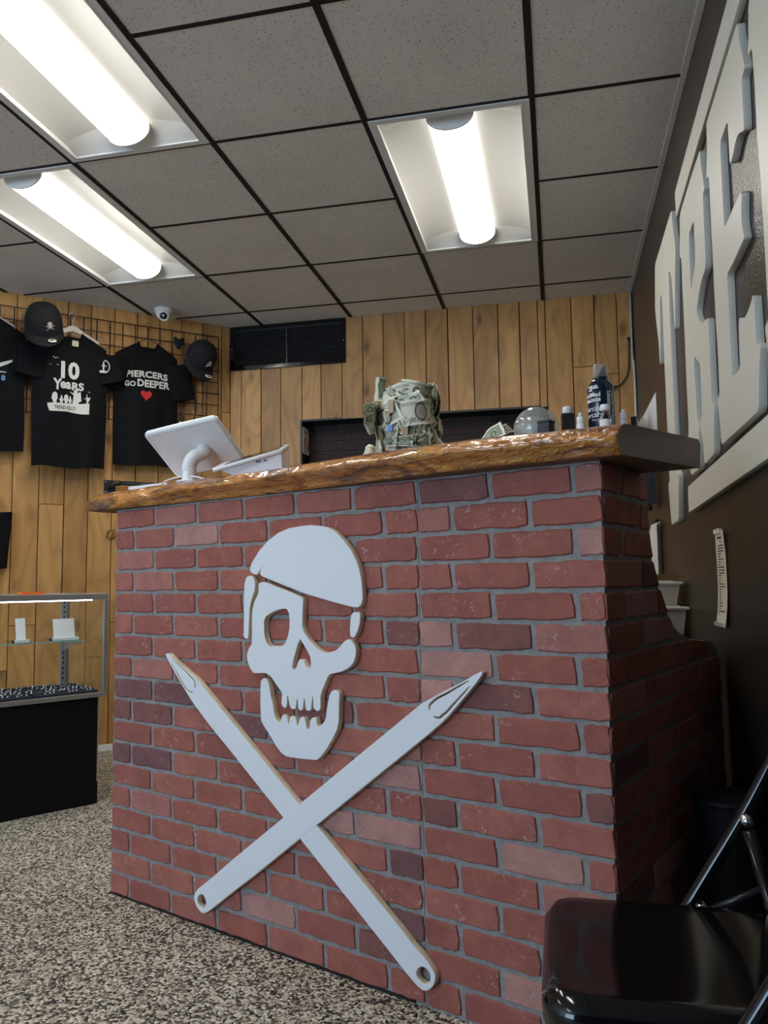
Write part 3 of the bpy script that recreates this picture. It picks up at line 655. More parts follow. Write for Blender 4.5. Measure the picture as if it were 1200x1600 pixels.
'L_R_h':[[-2.6051,2.1214],[-2.6957,2.1186],[-2.7073,2.048],[-2.7094,1.9823],[-2.7057,1.9279],[-2.6745,1.9468],[-2.6085,1.9813],[-2.5965,2.0446],[-2.6019,2.0683],[-2.5964,2.1088]],
'L_E':[[-1.9251,2.3055],[-2.1477,2.2966],[-2.3274,2.2914],[-2.3328,2.2789],[-2.3406,2.205],[-2.3735,2.1401],[-2.3386,2.1376],[-2.3328,2.1036],[-2.3381,2.0097],[-2.3392,1.8951],[-2.3396,1.8572],[-2.3405,1.7627],[-2.3415,1.6688],[-2.3355,1.6202],[-2.3385,1.5373],[-2.342,1.4882],[-2.3796,1.4856],[-2.3674,1.4604],[-2.357,1.4118],[-2.3515,1.3444],[-1.9223,1.3543],[-1.9152,1.3992],[-1.8969,1.4544],[-1.8824,1.4801],[-1.8748,1.5016],[-1.9129,1.5025],[-1.9146,1.5349],[-1.916,1.5963],[-1.918,1.6277],[-1.9322,1.6204],[-1.9603,1.6086],[-1.9948,1.6014],[-2.0278,1.6052],[-2.0661,1.622],[-2.0749,1.5852],[-2.0792,1.5369],[-2.0817,1.4964],[-2.1762,1.4925],[-2.1783,1.5482],[-2.1778,1.5827],[-2.1764,1.6693],[-2.1716,1.7376],[-2.1721,1.7746],[-2.1033,1.775],[-1.9683,1.7862],[-1.9755,1.7986],[-1.9863,1.8309],[-1.9827,1.8632],[-1.968,1.9079],[-2.0575,1.9073],[-2.17,1.9015],[-2.1751,1.9246],[-2.1736,1.9835],[-2.1724,2.0487],[-2.1702,2.1415],[-2.0703,2.1452],[-2.0717,2.108],[-2.073,2.0397],[-2.0658,2.0221],[-2.0325,2.0345],[-1.9995,2.0495],[-1.9779,2.0503],[-1.9517,2.0433],[-1.9155,2.0254],[-1.9135,2.0481],[-1.9112,2.1427],[-1.9101,2.1528],[-1.8754,2.1605],[-1.8824,2.1748],[-1.8965,2.2105],[-1.9151,2.2546],[-1.9199,2.292]],
'L_N':[[-1.8121,2.2778],[-1.8353,2.1908],[-1.8429,2.1713],[-1.8388,2.1622],[-1.8081,2.1625],[-1.8059,2.1197],[-1.802,2.0717],[-1.8033,2.0273],[-1.8058,1.9388],[-1.7981,1.8456],[-1.7998,1.7877],[-1.7969,1.7381],[-1.7981,1.6704],[-1.8001,1.5991],[-1.7993,1.5415]]}
TH = .019
sk = thing('skull_sign', 'white cut-out pirate skull with bandana on the brick counter front', 'sign', oncounter(0, 0, 0), CR)
link('bandana', cutout([OUTL['bandana']], TH), ['sign_white', 'mdf_edge'], sk, (0, -.0046, 0))
link('face', cutout([OUTL['face'], OUTL['face_eye'], OUTL['face_nose']], TH), ['sign_white', 'mdf_edge'], sk, (0, -.0046, 0))
link('jaw', cutout([OUTL['jaw']], TH), ['sign_white', 'mdf_edge'], sk, (0, -.0046, 0))
link('bandana_tail', cutout([OUTL['earL']], TH), ['sign_white', 'mdf_edge'], sk, (0, -.0046, 0))
link('temple', cutout([OUTL['earR']], TH), ['sign_white', 'mdf_edge'], sk, (0, -.0046, 0))
def groove(pts, w):
    P = smooth_path([(a, b, 0) for a, b in pts], 5); n = len(P); L, R_ = [], []
    for i, p in enumerate(P):
        d = (P[min(i+1, n-1)]-P[max(i-1, 0)]).normalized(); q = Vector((-d.y, d.x, 0)); ww = w*(.25+.9*math.sin(PI*min(1, .08+.75*i/n)))*(.4 if i in (0, n-1) else 1)
        L.append((p.x+q.x*ww, p.y+q.y*ww)); R_.append((p.x-q.x*ww, p.y-q.y*ww))
    return L+R_[::-1]
ne = thing('crossed_needles', 'two white crossed needle cut-outs beneath the skull on the counter front', 'sign', oncounter(0, 0, 0), CR)
def needle(k, lift):
    me = cutout([OUTL['need'+k], OUTL['need'+k+'_hole'], groove(OUTL['need'+k+'_s1'], .0022), groove(OUTL['need'+k+'_s2'], .0022)], TH)
    return link('needle', me, ['sign_white', 'mdf_edge'], ne, (0, -.0046-lift, 0))
needle('A', 0); needle('B', .0003)

# wall letters (local x towards the viewer along the right wall, front faces the room)
RR = -PI/2
LT = .020
def letter(k, loops, label, group='letters of the wall sign', name='sign_letter'):
    o = link(name, cutout(loops, LT-.001, .0007), ['cream_letter_paint', 'cream_letter_paint'], None, (XR-.0006, 0, 0), RR)
    return tag(o, label, 'wall letter' if name == 'sign_letter' else 'wall sign bar', group)
def densify(lp): return chaikin(lp)
letter('T', [densify(OUTL['L_T'])], 'cream blackletter T, farthest of the big letters on the brown wall')
letter('R', [densify(OUTL['L_R']), densify(OUTL['L_R_h'])], 'cream blackletter R between the T and the E on the brown wall')
letter('E', [densify(OUTL['L_E'])], 'cream blackletter E, nearest whole letter on the brown wall')
nl = [tuple(p) for p in OUTL['L_N']]
bt = [(-1.80, 1.53), (-1.836, 1.522), (-1.825, 1.49), (-1.81, 1.41), (-1.80, 1.35), (-1.70, 1.42), (-1.645, 1.36), (-1.645, 1.5), (-1.65, 1.98), (-1.52, 1.42), (-1.47, 1.36), (-1.40, 1.42), (-1.395, 2.14), (-1.36, 2.18), (-1.40, 2.22), (-1.46, 2.29), (-1.52, 2.23), (-1.50, 2.18), (-1.52, 1.72), (-1.63, 2.22), (-1.68, 2.29), (-1.74, 2.285)]
letter('N', [densify(nl+bt)], 'cream blackletter N cut off by the right edge of the photo')
letter('top', [[OUTL['L_top'][1], OUTL['L_top'][2], (-1.25, 2.366), (-1.25, 2.459)]], 'long cream bar running above the letters up to the ceiling corner', 'bars of the wall sign', 'sign_bar')
letter('bot', [[OUTL['L_bot'][0], OUTL['L_bot'][5], (-1.25, 1.252), (-1.25, 1.3465)]], 'long cream bar running below the letters on the brown wall', 'bars of the wall sign', 'sign_bar')

# ---------------------------------------------------------------- left wall: wire grid, shirts, caps (local x = -s along the wall, front -y)
gw = thing('gridwall_panel', 'black wire grid panel hung high on the left pine wall', 'wire grid', LA, LROT)
sx = [-(.0924+.0763*k) for k in range(21)]; szs = [2.590-.0763*k for k in range(9)]
for x in sx: MB().tube([(x, -.030, szs[-1]-.002), (x, -.030, szs[0]+.002)], .0032, 6).build('upright_wire', 'black_metal', gw)
for z in szs: MB().tube([(sx[0]+.002, -.0365, z), (sx[-1]-.002, -.0365, z)], .0032, 6).build('cross_wire', 'black_metal', gw)
for x in (sx[2], sx[9], sx[17]): MB().tube([(x, -.001, 2.56), (x, -.03, 2.56), (x, -.03, 2.545)], .004, 6).build('wall_bracket', 'black_metal', gw)

def shirt(name, label, xc, W, zs, zh, off, seed, ls=None, rs=None, sleeve=.24, fold=1.0, neckdrop=.05):
    """a hanging T-shirt; returns (thing, surface function)"""
    t = thing(name, label, 't-shirt', LA, LROT, 'black t-shirts on the wire grid')
    rnd = random.Random(seed); ph = [rnd.uniform(0, 6) for _ in range(6)]
    def dep(x, z):
        u = (x-xc)/(W/2); u = max(-1, min(1, u)); v = (zs-z)/(zs-zh)
        d = .028*(1-abs(u)**3)+.012
        d += fold*(.007*math.sin(u*5+ph[0]+v*1.2)*min(1, v*1.4)+.004*math.sin(u*11+ph[1]-v*2)*v+.004*math.sin(u*3-v*7+ph[2])*(1-v))
        return off+max(.004, d)
    def surf(x, z): return (x, -dep(x, z)-.0015, z)
    def top(u):
        n = .30
        if abs(u) < n: return zs-neckdrop*(1-(u/n)**2)**.5*1.0
        return zs-.075*((abs(u)-n)/(1-n))
    def half(v): return W/2*(1+.02*math.sin(v*5+ph[3])+.03*(1-v)*0)
    mb = MB(); nu, nv = 30, 26
    def front(i, j):
        u = i*2-1; v = j; zt = top(u); z = zt+(zh+.005*math.sin(u*4+ph[4])-zt)*v
        x = xc+u*half(v); return (x, -dep(x, z), z)
    def back(i, j):
        u = 1-i*2; v = j; zt = top(u)+(.035 if abs(u) < .3 else 0)*(1-(u/.3)**2 if abs(u) < .3 else 0); z = zt+(zh+.014-zt)*v
        x = xc+u*half(v); return (x, -off-.004+.0*v, z)
    mb.grid(front, nu, nv); mb.grid(back, nu, nv)
    # side and hem edges
    for sgn in (-1, 1):
        def side(i, j, sgn=sgn):
            f = front((sgn+1)/2, j); b = back((1-sgn)/2, j); return tuple(f[k]+(b[k]-f[k])*i for k in range(3))
        mb.grid(side, 3, nv)
    for a, b in ((0, .352), (.648, 1)):
        def sh(i, j, a=a, b=b):
            f = front(a+(b-a)*i, 0); g = back(1-(a+(b-a)*i), 0); return tuple(f[k]+(g[k]-f[k])*j for k in range(3))
        mb.grid(sh, 8, 2)
    mb.build('body', 'black_shirt', t)
    # collar rib
    P = [(xc+W/2*u, -dep(xc+W/2*u, top(u))-.002, top(u)+.001) for u in [-.3+.6*k/16 for k in range(17)]]
    MB().tube(P, .006, 6).build('collar', 'black_shirt', t)
    for sgn, par in ((-1, ls), (1, rs)):
        if not par: continue
        dx, dz, hw = par           # cuff centre relative to the shoulder, half-width of the cuff
        A = Vector((xc+sgn*W*.47, 0, zs-.115)); B = Vector((xc+sgn*(W/2)+dx, 0, zs-.075+dz)); ax = (B-A).normalized(); nrm = Vector((-ax.z, 0, ax.x))
        mb = MB(); seg = 18
        def sl(i, j):
            a = 2*PI*i; hwid = .095+(hw-.095)*j; th = .022+.006*math.sin(3*a+ph[5])*j+.012*(1-j)*.3
            c = A+(B-A)*j; p = c+nrm*(hwid*math.cos(a)); return (p.x, -off-.026+.010*(1-j)-th*math.sin(a), p.z)
        mb.grid(sl, seg, 8)
        mb.grid(lambda i, j: tuple(Vector(sl(i, 1))*(1-j)+Vector((B.x-ax.x*.05, -off-.026, B.z-ax.z*.05))*j), seg, 2)
        mb.build('sleeve', 'black_shirt', t)
    return t, surf
# pale blade print, left edge of the photo
s1, f1 = shirt('t_shirt', 'black t-shirt with a white blade print, at the left edge of the wire grid', -1.462, .42, 2.50, 1.735, .045, 3, (-.03, -.20, .07), (.012, -.225, .072), .24)
# "10 YEARS"
s2, f2 = shirt('t_shirt', 'black t-shirt printed with 10 years and white pirate figures', -1.012, .405, 2.455, 1.655, .090, 5, (-.020, -.205, .070), (.038, -.195, .070))
s3, f3 = shirt('t_shirt', 'black t-shirt with Piercers go deeper and a red heart', -.560, .385, 2.470, 1.700, .045, 8, (-.022, -.225, .070), (.042, -.262, .070))
s4, f4 = shirt('t_shirt', 'black long-sleeved shirt hanging low at the left edge above the display case', -1.565, .37, 1.50, 1.045, .03, 12, (-.015, -.34, .045), (.018, -.355, .045), fold=.5)
s4['group'] = 'black t-shirts on the wire grid'

def shape(name, polys, mat, parent, fn, lift=.0006):
    """flat print made of polygons in the wall's (x, z), wrapped onto the cloth"""
    mb = MB()
    for poly in polys:
        b = bmesh.new(); vs_ = [b.verts.new((a, 0, c)) for a, c in poly]
        b.faces.new(vs_); bmesh.ops.triangulate(b, faces=b.faces[:])
        bmesh.ops.subdivide_edges(b, edges=[e for e in b.edges if e.calc_length() > .03], cuts=2, use_grid_fill=False); bmesh.ops.triangulate(b, faces=b.faces[:])
        for v in b.verts: p = fn(v.co.x, v.co.z); v.co = (p[0], p[1]-lift, p[2])
        for f in b.faces:
            if f.normal.y > 0: f.normal_flip()
        b.normal_update(); mb.bm(b)
    return mb.build(name, mat, parent)
def ptx(x0, z0, k=1.0):   # text helper: place text centre at x0, z0 on a cloth surface
    return lambda fn, arch=0.0, tilt=0.0: (lambda x, z: fn(x0+x*k, z0+z*k+arch*x*x+tilt*x))
text_obj('print', '10', .15, 'print_white', s2, f2, fit=(-1.068, -.966, 2.176, 2.280), bold=.006)
text_obj('print', 'Y', .10, 'print_white', s2, f2, fit=(-1.110, -1.060, 2.108, 2.174), bold=.0035); text_obj('print', 'ea', .09, 'print_white', s2, f2, fit=(-1.070, -1.010, 2.116, 2.158), bold=.0035); text_obj('print', 'RS', .09, 'print_white', s2, f2, fit=(-1.006, -.940, 2.112, 2.160), bold=.0035)
bx, bz = -1.022, 1.985
shape('print', [[(-1.138, 2.025), (-1.08, 2.030), (-.98, 2.030), (-.907, 2.042), (-.909, 1.975), (-.95, 1.973), (-1.03, 1.983), (-1.125, 1.979), (-1.127, 2.0), (-1.134, 2.002)]], 'print_white', s2, f2)
text_obj('print', "TREND KILL'S", .033, 'print_ink', s2, lambda x, z: (f2(x, z)[0], f2(x, z)[1]-.0014, z), fit=(-1.100, -.984, 1.994, 2.016), bold=.0007, space=1.05)
def figure(x, z, h, hat=True):
    w = h*.2
    p = [(x-w*.6, z), (x-w*.75, z+h*.3), (x-w*1.3, z+h*.42), (x-w*.7, z+h*.62), (x-w*.35, z+h*.72), (x-w*.4, z+h*.84)]
    p += [(x-w*.9, z+h*.86), (x-w*.3, z+h*.93), (x, z+h), (x+w*.3, z+h*.93), (x+w*.9, z+h*.86)] if hat else [(x-w*.3, z+h*.95), (x, z+h), (x+w*.3, z+h*.95)]
    return p+[(x+w*.4, z+h*.84), (x+w*.35, z+h*.72), (x+w*.7, z+h*.6), (x+w*1.1, z+h*.4), (x+w*.75, z+h*.3), (x+w*.6, z), (x+w*.15, z), (x, z+h*.25), (x-w*.15, z)]
P = [figure(-1.098, 2.026, .068), figure(-1.062, 2.027, .050, False), figure(-1.036, 2.028, .056), figure(-1.014, 2.028, .048, False)]
gx, gz = -.986, 2.028
P += [[(gx-.016, gz), (gx-.008, gz+.03), (gx-.010, gz+.055), (gx-.034, gz+.075), (gx-.008, gz+.066), (gx-.010, gz+.078), (gx-.002, gz+.090), (gx+.012, gz+.084), (gx+.012, gz+.068), (gx+.028, gz+.080), (gx+.016, gz+.052), (gx+.018, gz+.034), (gx+.034, gz+.022), (gx+.018, gz+.016), (gx+.018, gz+.002)]]
P += [[(-.924, 2.040), (-.926, 2.068), (-.944, 2.066), (-.926, 2.073), (-.925, 2.094), (-.921, 2.094), (-.920, 2.075), (-.900, 2.078), (-.919, 2.068), (-.918, 2.040)]]
shape('print', P, 'print_white', s2, f2)
def bird(x, z, k): return [(x-k, z+k*.35), (x-k*.4, z+k*.45), (x, z), (x+k*.5, z+k*.3), (x+k, z+k*.1), (x+k*.4, z+k*.05), (x, z-k*.25), (x-k*.5, z+k*.2)]
shape('print', [bird(-1.100, 2.293, .018), bird(-1.125, 2.252, .008), bird(-1.086, 2.252, .009), bird(-.910, 2.108, .010)], 'print_white', s2, f2)
MB().box(-1.011, -.976, -.1366, -.1345, 2.374, 2.408).build('size_label', 'paper', s2)
# emblem on the sleeve
ex, ez = -.826, 2.272
mb = MB(); arc = [(ex+.026*math.cos(a), -.1445, ez+.036*math.sin(a)) for a in [-1.9+3.7*k/14 for k in range(15)]]
mb.tube(arc, .0035, 5); mb.box(ex-.030, ex+.012, -.1465, -.144, ez-.040, ez-.026); mb.box(ex-.012, ex-.004, -.1465, -.144, ez-.03, ez+.028); mb.box(ex-.018, ex+.008, -.1465, -.144, ez+.0, ez+.007)
mb.build('sleeve_print', 'print_white', s2)
def row(txt, fit, arch, par=s3, fn=f3):
    xm = (fit[0]+fit[1])/2; text_obj('print', txt, .06, 'print_white', par, lambda x, z: fn(x, z+arch*(x-xm)**2), fit=fit, bold=.0022, space=1.04)
row('PIERCERS', (-.690, -.436, 2.250, 2.292), -.45); row('GO', (-.698, -.632, 2.188, 2.222), 0); row('DEEPER', (-.622, -.422, 2.190, 2.236), .2)
hx, hz = -.568, 2.140
shape('print', [[(hx+.034*(math.sin(a)**3), hz+.036*(.8125*math.cos(a)-.3125*math.cos(2*a)-.125*math.cos(3*a)-.0625*math.cos(4*a))) for a in [2*PI*k/28 for k in range(28)]]], 'print_red', s3, f3)
shape('print', [[(-1.42, 2.222), (-1.33, 2.262), (-1.305, 2.272), (-1.315, 2.258), (-1.345, 2.236), (-1.40, 2.205)], [(-1.42, 2.192), (-1.352, 2.190), (-1.352, 2.184), (-1.42, 2.184)]], 'print_white', s1, f1)
text_obj('print', '8', .04, 'print_blue', s1, ptx(-1.366, 2.152)(f1), bold=.002)

# hangers
def hanger(label, xc, zn, off, mat, flat, group='clothes hangers'):
    t = thing('clothes_hanger', label, 'hanger', LA, LROT, group)
    hk = smooth_path([(xc, -off, zn+.04), (xc, -off, zn+.085), (xc+.012, -off+.004, zn+.115), (xc+.006, -off*.8, zn+.14), (xc-.012, -off*.75, zn+.135), (xc-.018, -off*.75, zn+.12)], 4)
    MB().tube(hk, .0022, 6).build('hook', 'zinc' if flat else 'black_metal', t)
    if flat:
        mb = MB(); pts = [(-.15, -.05), (-.145, -.028), (-.06, .018), (-.022, .045), (.0, .05), (.022, .045), (.06, .018), (.145, -.028), (.15, -.05), (.12, -.035), (.05, .0), (0, .018), (-.05, .0), (-.12, -.035)]
        mb.prism([(xc+a, zn+b) for a, b in pts], -off-.006, -off+.006); mb.build('shoulder_bar', mat, t)
    else:
        MB().tube([(xc, -off, zn+.04), (xc-.03, -off, zn+.022), (xc-.16, -off, zn-.05), (xc+.16, -off, zn-.05), (xc+.03, -off, zn+.022), (xc, -off, zn+.04)], .0025, 6).build('wire_frame', 'black_metal', t)
    return t
hanger('grey moulded hanger in the neck of the 10 years shirt', -1.005, 2.452, .113, 'hanger_grey', True)
hanger('thin black wire hanger in the neck of the heart shirt', -.555, 2.468, .068, 'black_metal', False)
hanger('dark hanger in the neck of the blade print shirt at the left edge', -1.462, 2.497, .066, 'hanger_grey', True)

# caps: crown, brim, skull badge, round sticker (local: front -y)
def cap(label, loc, rot, sc=1.0, sticker=1):
    t = thing('baseball_cap', label, 'cap', loc, 0, 'black caps on the wire grid', rot)
    t.scale = (sc, sc, sc); r, h = .088, .118
    def cr(i, j):
        a = 2*PI*i; e = PI/2*j; q = math.cos(e)**.62; sq = 1+.05*math.cos(2*a)
        return (r*q*math.cos(a), r*1.10*q*math.sin(a)*sq, h*math.sin(e)**.9-(0 if j > .02 else .004))
    MB().grid(cr, 36, 12).build('crown', 'cap_cloth', t)
    MB().lathe([(.008, h-.003), (.009, h), (.006, h+.004), (.001, h+.005)], 12).build('button', 'cap_cloth', t)
    for k in range(6):
        a = 2*PI*(k+.5)/6
        MB().tube([tuple(Vector(cr(a/(2*PI), j/8))*1.006) for j in range(9)], .0011, 4).build('seam', 'cap_cloth', t)
    mb = MB()
    def br(off):
        def f(i, j):
            a = PI+PI*i; q = .55*abs(math.cos(a)); rr = 1+ .78*j*(abs(math.sin(a))**.8)
            x = r*.99*math.cos(a)*(1+.05*j); y = r*1.08*math.sin(a)*rr
            return (x, y, -.004+off-.16*(x/r)**2*.11*(.4+j)-.006*j)
        return f
    mb.grid(br(.002), 24, 6); mb.grid(br(-.002), 24, 6); mb.grid(lambda i, j: tuple(Vector(br(.002)(i, 1))*(1-j)+Vector(br(-.002)(i, 1))*j), 24, 1)
    mb.build('brim', 'cap_cloth', t)
    # badge on the front panel
    b = MB(); a0 = 1.5*PI+.30
    def onc(da, z): 
        e = math.asin(min(1, (z/h)**(1/.9))); p = Vector(cr((a0+da)/(2*PI), e/(PI/2))); return p*1.012
    for k in range(10):
        pass
    def disc(da, z, ra, rz, n=12):
        c = onc(da, z); vs_ = [tuple(c)]+[tuple(onc(da+ra*math.cos(2*PI*k/n), z+rz*math.sin(2*PI*k/n))) for k in range(n)]
        b.add(vs_, [(0, 1+(k+1) % n, 1+k) for k in range(n)]+[(0, 1+k, 1+(k+1) % n) for k in range(n)])
    disc(0, .060, .14, .011); disc(0, .050, .09, .008)
    for sg in (-1, 1): b.tube([tuple(onc(sg*.24, .052)), tuple(onc(0, .043)), tuple(onc(-sg*.22, .032))], .0016, 5)
    b.build('badge', 'print_white', t)
    st = MB().lathe([(.019, 0), (.019, .0012), (.0185, .0016)], 24); st.build('sticker', 'paper_white', t, (.030, -.133, .0005) if sticker > 0 else (.030, -.133, .001), rot=(0, 0, 0)).scale = (1, .75, 1)
    st = MB().lathe([(.012, 0), (.012, .0008)], 20); st.build('sticker_ring', 'brass', t, (.030, -.133, .002)).scale = (1, .7, 1)
    return t
p = onleft(1.172, .185, 2.452); cap('black cap with a white skull badge over the shoulder of the 10 years shirt', p, (math.radians(47), math.radians(-5), LROT-.10), 1.16)
p = onleft(.238, .105, 2.405); cap('black cap hanging alone at the right end of the wire grid', p, (math.radians(58), math.radians(4), LROT+.12), 1.08)

# small things near the right cap
t = thing('hook_pouch', 'small black knotted pouch hooked beside the right cap', 'pouch', onleft(.362, .05, 2.50), LROT)
MB().bm((lambda b: (bmesh.ops.create_icosphere(b, subdivisions=2, radius=.03), [setattr(v, 'co', Vector((v.co.x*(1+.3*math.sin(v.co.z*90)), v.co.y*.6, v.co.z*1.15))) for v in b.verts], b)[2])(bmesh.new()), True).build('bag', 'navy_cloth', t, (0, -.01, 0))
for sg in (-1, 1): MB().bm((lambda b: (bmesh.ops.create_icosphere(b, subdivisions=1, radius=.013), b)[1])(bmesh.new()), True).build('knot', 'navy_cloth', t, (sg*.022, -.008, .034))
cab = MB().tube(smooth_path([(-.30, -.045, 2.30), (-.275, -.05, 2.25), (-.245, -.05, 2.15), (-.250, -.05, 2.05), (-.285, -.048, 1.98), (-.32, -.046, 2.03), (-.318, -.044, 2.12)], 6), .005, 8).build('cable_loop', 'black_plastic', None, LA, LROT)
tag(cab, 'black cable loop hanging below the right cap', 'cable')
t = thing('hook_ornament', 'small silver ornament dangling between the heart shirt and the monitor', 'ornament', onleft(.345, .05, 1.985), LROT)
MB().lathe([(.003, .03), (.008, .026), (.010, .014), (.016, .002), (.014, -.002), (.004, -.003)], 14).build('bell', 'chrome', t); MB().lathe([(.005, -.003), (.005, -.011), (.002, -.014)], 10).build('clapper', 'chrome', t)
MB().tube([(0, 0, .03), (0, .012, .085)], .0012, 5).build('loop', 'black_metal', t)

# pipe rail on its square flange
t = thing('pipe_rail', 'black iron pipe rail on a square flange, left of the monitor', 'pipe rail', onleft(.7605, 0, 1.568), LROT)
MB().box(-.0335, .0335, -.008, -.001, -.042, .042, .002).build('flange', 'iron', t)
for a in (-1, 1):
    for b in (-1, 1): MB().lathe([(.005, 0), (.005, .003), (.002, .004)], 8).build('screw', 'zinc', t, (a*.024, -.008, b*.032), rot=(PI/2, 0, 0))
MB().tube(smooth_path([(0, -.008, 0), (.004, -.035, .004), (.016, -.055, .014), (.05, -.062, .020)], 5), [.018]*6+[.0165]*10, 12).build('elbow', 'iron', t)
MB().tube([(.045, -.062, .020), (.62, -.062, .020)], .0125, 12).build('pipe', 'iron', t)
t = thing('brass_hook', 'small brass ring hook on the pine wall beside the counter', 'hook', onleft(.752, .004, 1.279), LROT)
MB().tube([(.024*math.cos(a), -.006, .026*math.sin(a)) for a in [2*PI*k/20 for k in range(21)]], .0042, 6, False).build('ring', 'brass', t)
MB().tube([(.012+.012*math.cos(a), -.012, .013*math.sin(a)) for a in [.8+4.7*k/12 for k in range(13)]], .004, 6).build('hook', 'brass', t)

# dome camera
t = thing('dome_camera', 'white dome security camera on the ceiling above the shirts', 'camera', (-2.345, 4.335, CEIL-.0012))
MB().lathe([(.058, -.0), (.058, -.012), (.052, -.022), (.03, -.024)], 32).build('base', 'white_plastic', t)
mb = MB(); prof = [(.050*math.cos(a), -.020-.050*math.sin(a)) for a in [0, .25, .5, .75, 1.0, 1.2, 1.4, 1.55]]; mb.lathe([(.050, -.012)]+prof, 32); mb.build('housing', 'white_plastic', t)
d = Vector((.42, -.80, -.42)).normalized(); q = d.to_track_quat('Z', 'Y').to_euler()
MB().lathe([(.034, 0), (.034, .036), (.031, .042), (.027, .043), (.026, .040)], 24).build('turret', 'white_plastic', t, (0, 0, -.036), rot=q)
MB().lathe([(.021, .039), (.021, .0435), (.012, .044)], 24).build('lens_plate', 'black_gloss', t, (0, 0, -.036), rot=q)
MB().lathe([(.011, .041), (.010, .045), (.004, .047)], 16).build('lens', 'chrome', t, (0, 0, -.036), rot=q)

# ---------------------------------------------------------------- display case (local x to the right, y back; origin bottom front right)
KR = math.atan2(.81, .586); KO = Vector((-2.056, 3.24, 0))
dc = thing('display_case', 'glass display case with metal frame on a black base, left edge', 'display case', KO, KR)
KW, KD, Z0, Z1 = 1.25, .47, .470, .936
mb = MB(); mb.box(-KW, 0, .0, KD-.02, .0, .466); mb.build('base', 'black_laminate', dc)
MB().box(-.0, .006, .0, .02, .10, .466).build('corner_trim', 'alu', dc); MB().box(-KW+.0, .003, -.004, .0, 0, .095).build('kick_plate', 'black_laminate', dc)
def rail(name, *a): MB().box(*a, .0015).build(name, 'alu', dc)
rail('frame_rail', -KW, .036, -.014, .006, Z0, Z0+.020); rail('frame_rail', -KW, .036, -.014, .006, Z1-.027, Z1)
rail('frame_post', .017, .036, -.0138, .0062, Z0+.019, Z1-.026); rail('frame_post', -KW-.02, -KW, -.0138, .0062, Z0, Z1)
rail('frame_rail', .017, .036, .0062, KD, Z0, Z0+.018); rail('frame_rail', .017, .036, .0062, KD, Z1-.022, Z1)
rail('frame_rail', -KW, .036, KD, KD+.016, Z1-.024, Z1); rail('frame_rail', -KW, .036, KD, KD+.016, Z0, Z0+.018); rail('frame_post', .018, .036, KD, KD+.016, Z0+.018, Z1-.024)
MB().box(-KW+.02, -.03, .009, .018, Z1-.0325, Z1-.0275).build('light_strip', 'led_strip', dc)
MB().box(-KW, .034, 0, KD, Z0-.003, Z0+.006).build('deck', 'black_laminate', dc)
def pane(p): MB().add(p, [(0, 1, 2, 3)]).build('pane', 'pane_glass', dc)
pane([(-KW, -.004, Z0+.02), (.017, -.004, Z0+.02), (.017, -.004, Z1-.026), (-KW, -.004, Z1-.026)])
pane([(.026, .006, Z0+.018), (.026, KD, Z0+.018), (.026, KD, Z1-.022), (.026, .006, Z1-.022)])
pane([(-KW, .006, Z1-.004), (.017, .006, Z1-.004), (.017, KD, Z1-.004), (-KW, KD, Z1-.004)])
for x in (.0, -.62):
    mb = MB(); mb.box(x-.012, x+.012, KD-.022, KD-.004, Z0+.018, Z1-.024); mb.build('shelf_standard', 'zinc', dc)
    mb = MB()
    for k in range(16): mb.box(x-.003, x+.003, KD-.0235, KD-.0215, Z0+.04+k*.025, Z0+.052+k*.025)
    o = mb.build('slots', 'black_paint', dc)
    MB().add([(x-.003, KD-.022, .712), (x-.003, .20, .712), (x-.003, .20, .702), (x-.003, KD-.022, .655), (x+.003, KD-.022, .712), (x+.003, .20, .712), (x+.003, .20, .702), (x+.003, KD-.022, .655)],
             [(0, 1, 2, 3), (7, 6, 5, 4), (0, 4, 5, 1), (2, 6, 7, 3), (1, 5, 6, 2), (0, 3, 7, 4)]).build('shelf_bracket', 'zinc', dc)
MB().box(-KW+.01, -.0135, .165, KD-.026, .7125, .7185).build('glass_shelf', 'clear_glass', dc)
MB().box(-KW+.01, -.0135, .1645, .165, .7125, .7185).build('shelf_edge', 'shelf_edge', dc)
def earring_card(label, x, y, w, h, rows, cols, grp='earring cards on the glass shelf'):
    t = thing('earring_card', label, 'jewellery card', dc.matrix_world @ Vector((0, 0, 0)), 0, grp)
    t.location = KO+Vector((math.cos(KR)*x-math.sin(KR)*y, math.sin(KR)*x+math.cos(KR)*y, .7190)); t.rotation_euler = (0, 0, KR)
    MB().box(-w/2-.012, w/2+.012, -.018, .022, 0, .013, .001).build('foot', 'white_plastic', t)
    for sx_ in (-1, 1): MB().box(sx_*(w/2+.0125)-.002, sx_*(w/2+.0125)+.002, -.016, .022, .0, .0125).build('foot_end', 'black_plastic', t)
    c = MB().box(-w/2, w/2, -.001, .0015, 0, h).build('card', 'white_matt', t, (0, .004, .0125), rot=(-.22, 0, 0))
    mb = MB()
    for r in range(rows):
        for k in range(cols):
            if random.random() < .8: mb.bm((lambda b: (bmesh.ops.create_icosphere(b, subdivisions=1, radius=.0016, matrix=Matrix.Translation((-w/2+w*(k+.7)/(cols+.4), -.0015, h*.35+h*.55*r/max(1, rows-1)))), b)[1])(bmesh.new()))
    o = mb.build('studs', 'chrome', t, (0, .004, .0125), rot=(-.22, 0, 0)); o['kind'] = 'stuff'
earring_card('narrow upright white earring card on the glass shelf', -.275, .205, .042, .098, 6, 2)
earring_card('wide white earring card nearest the right end of the shelf', -.082, .205, .098, .088, 3, 7)
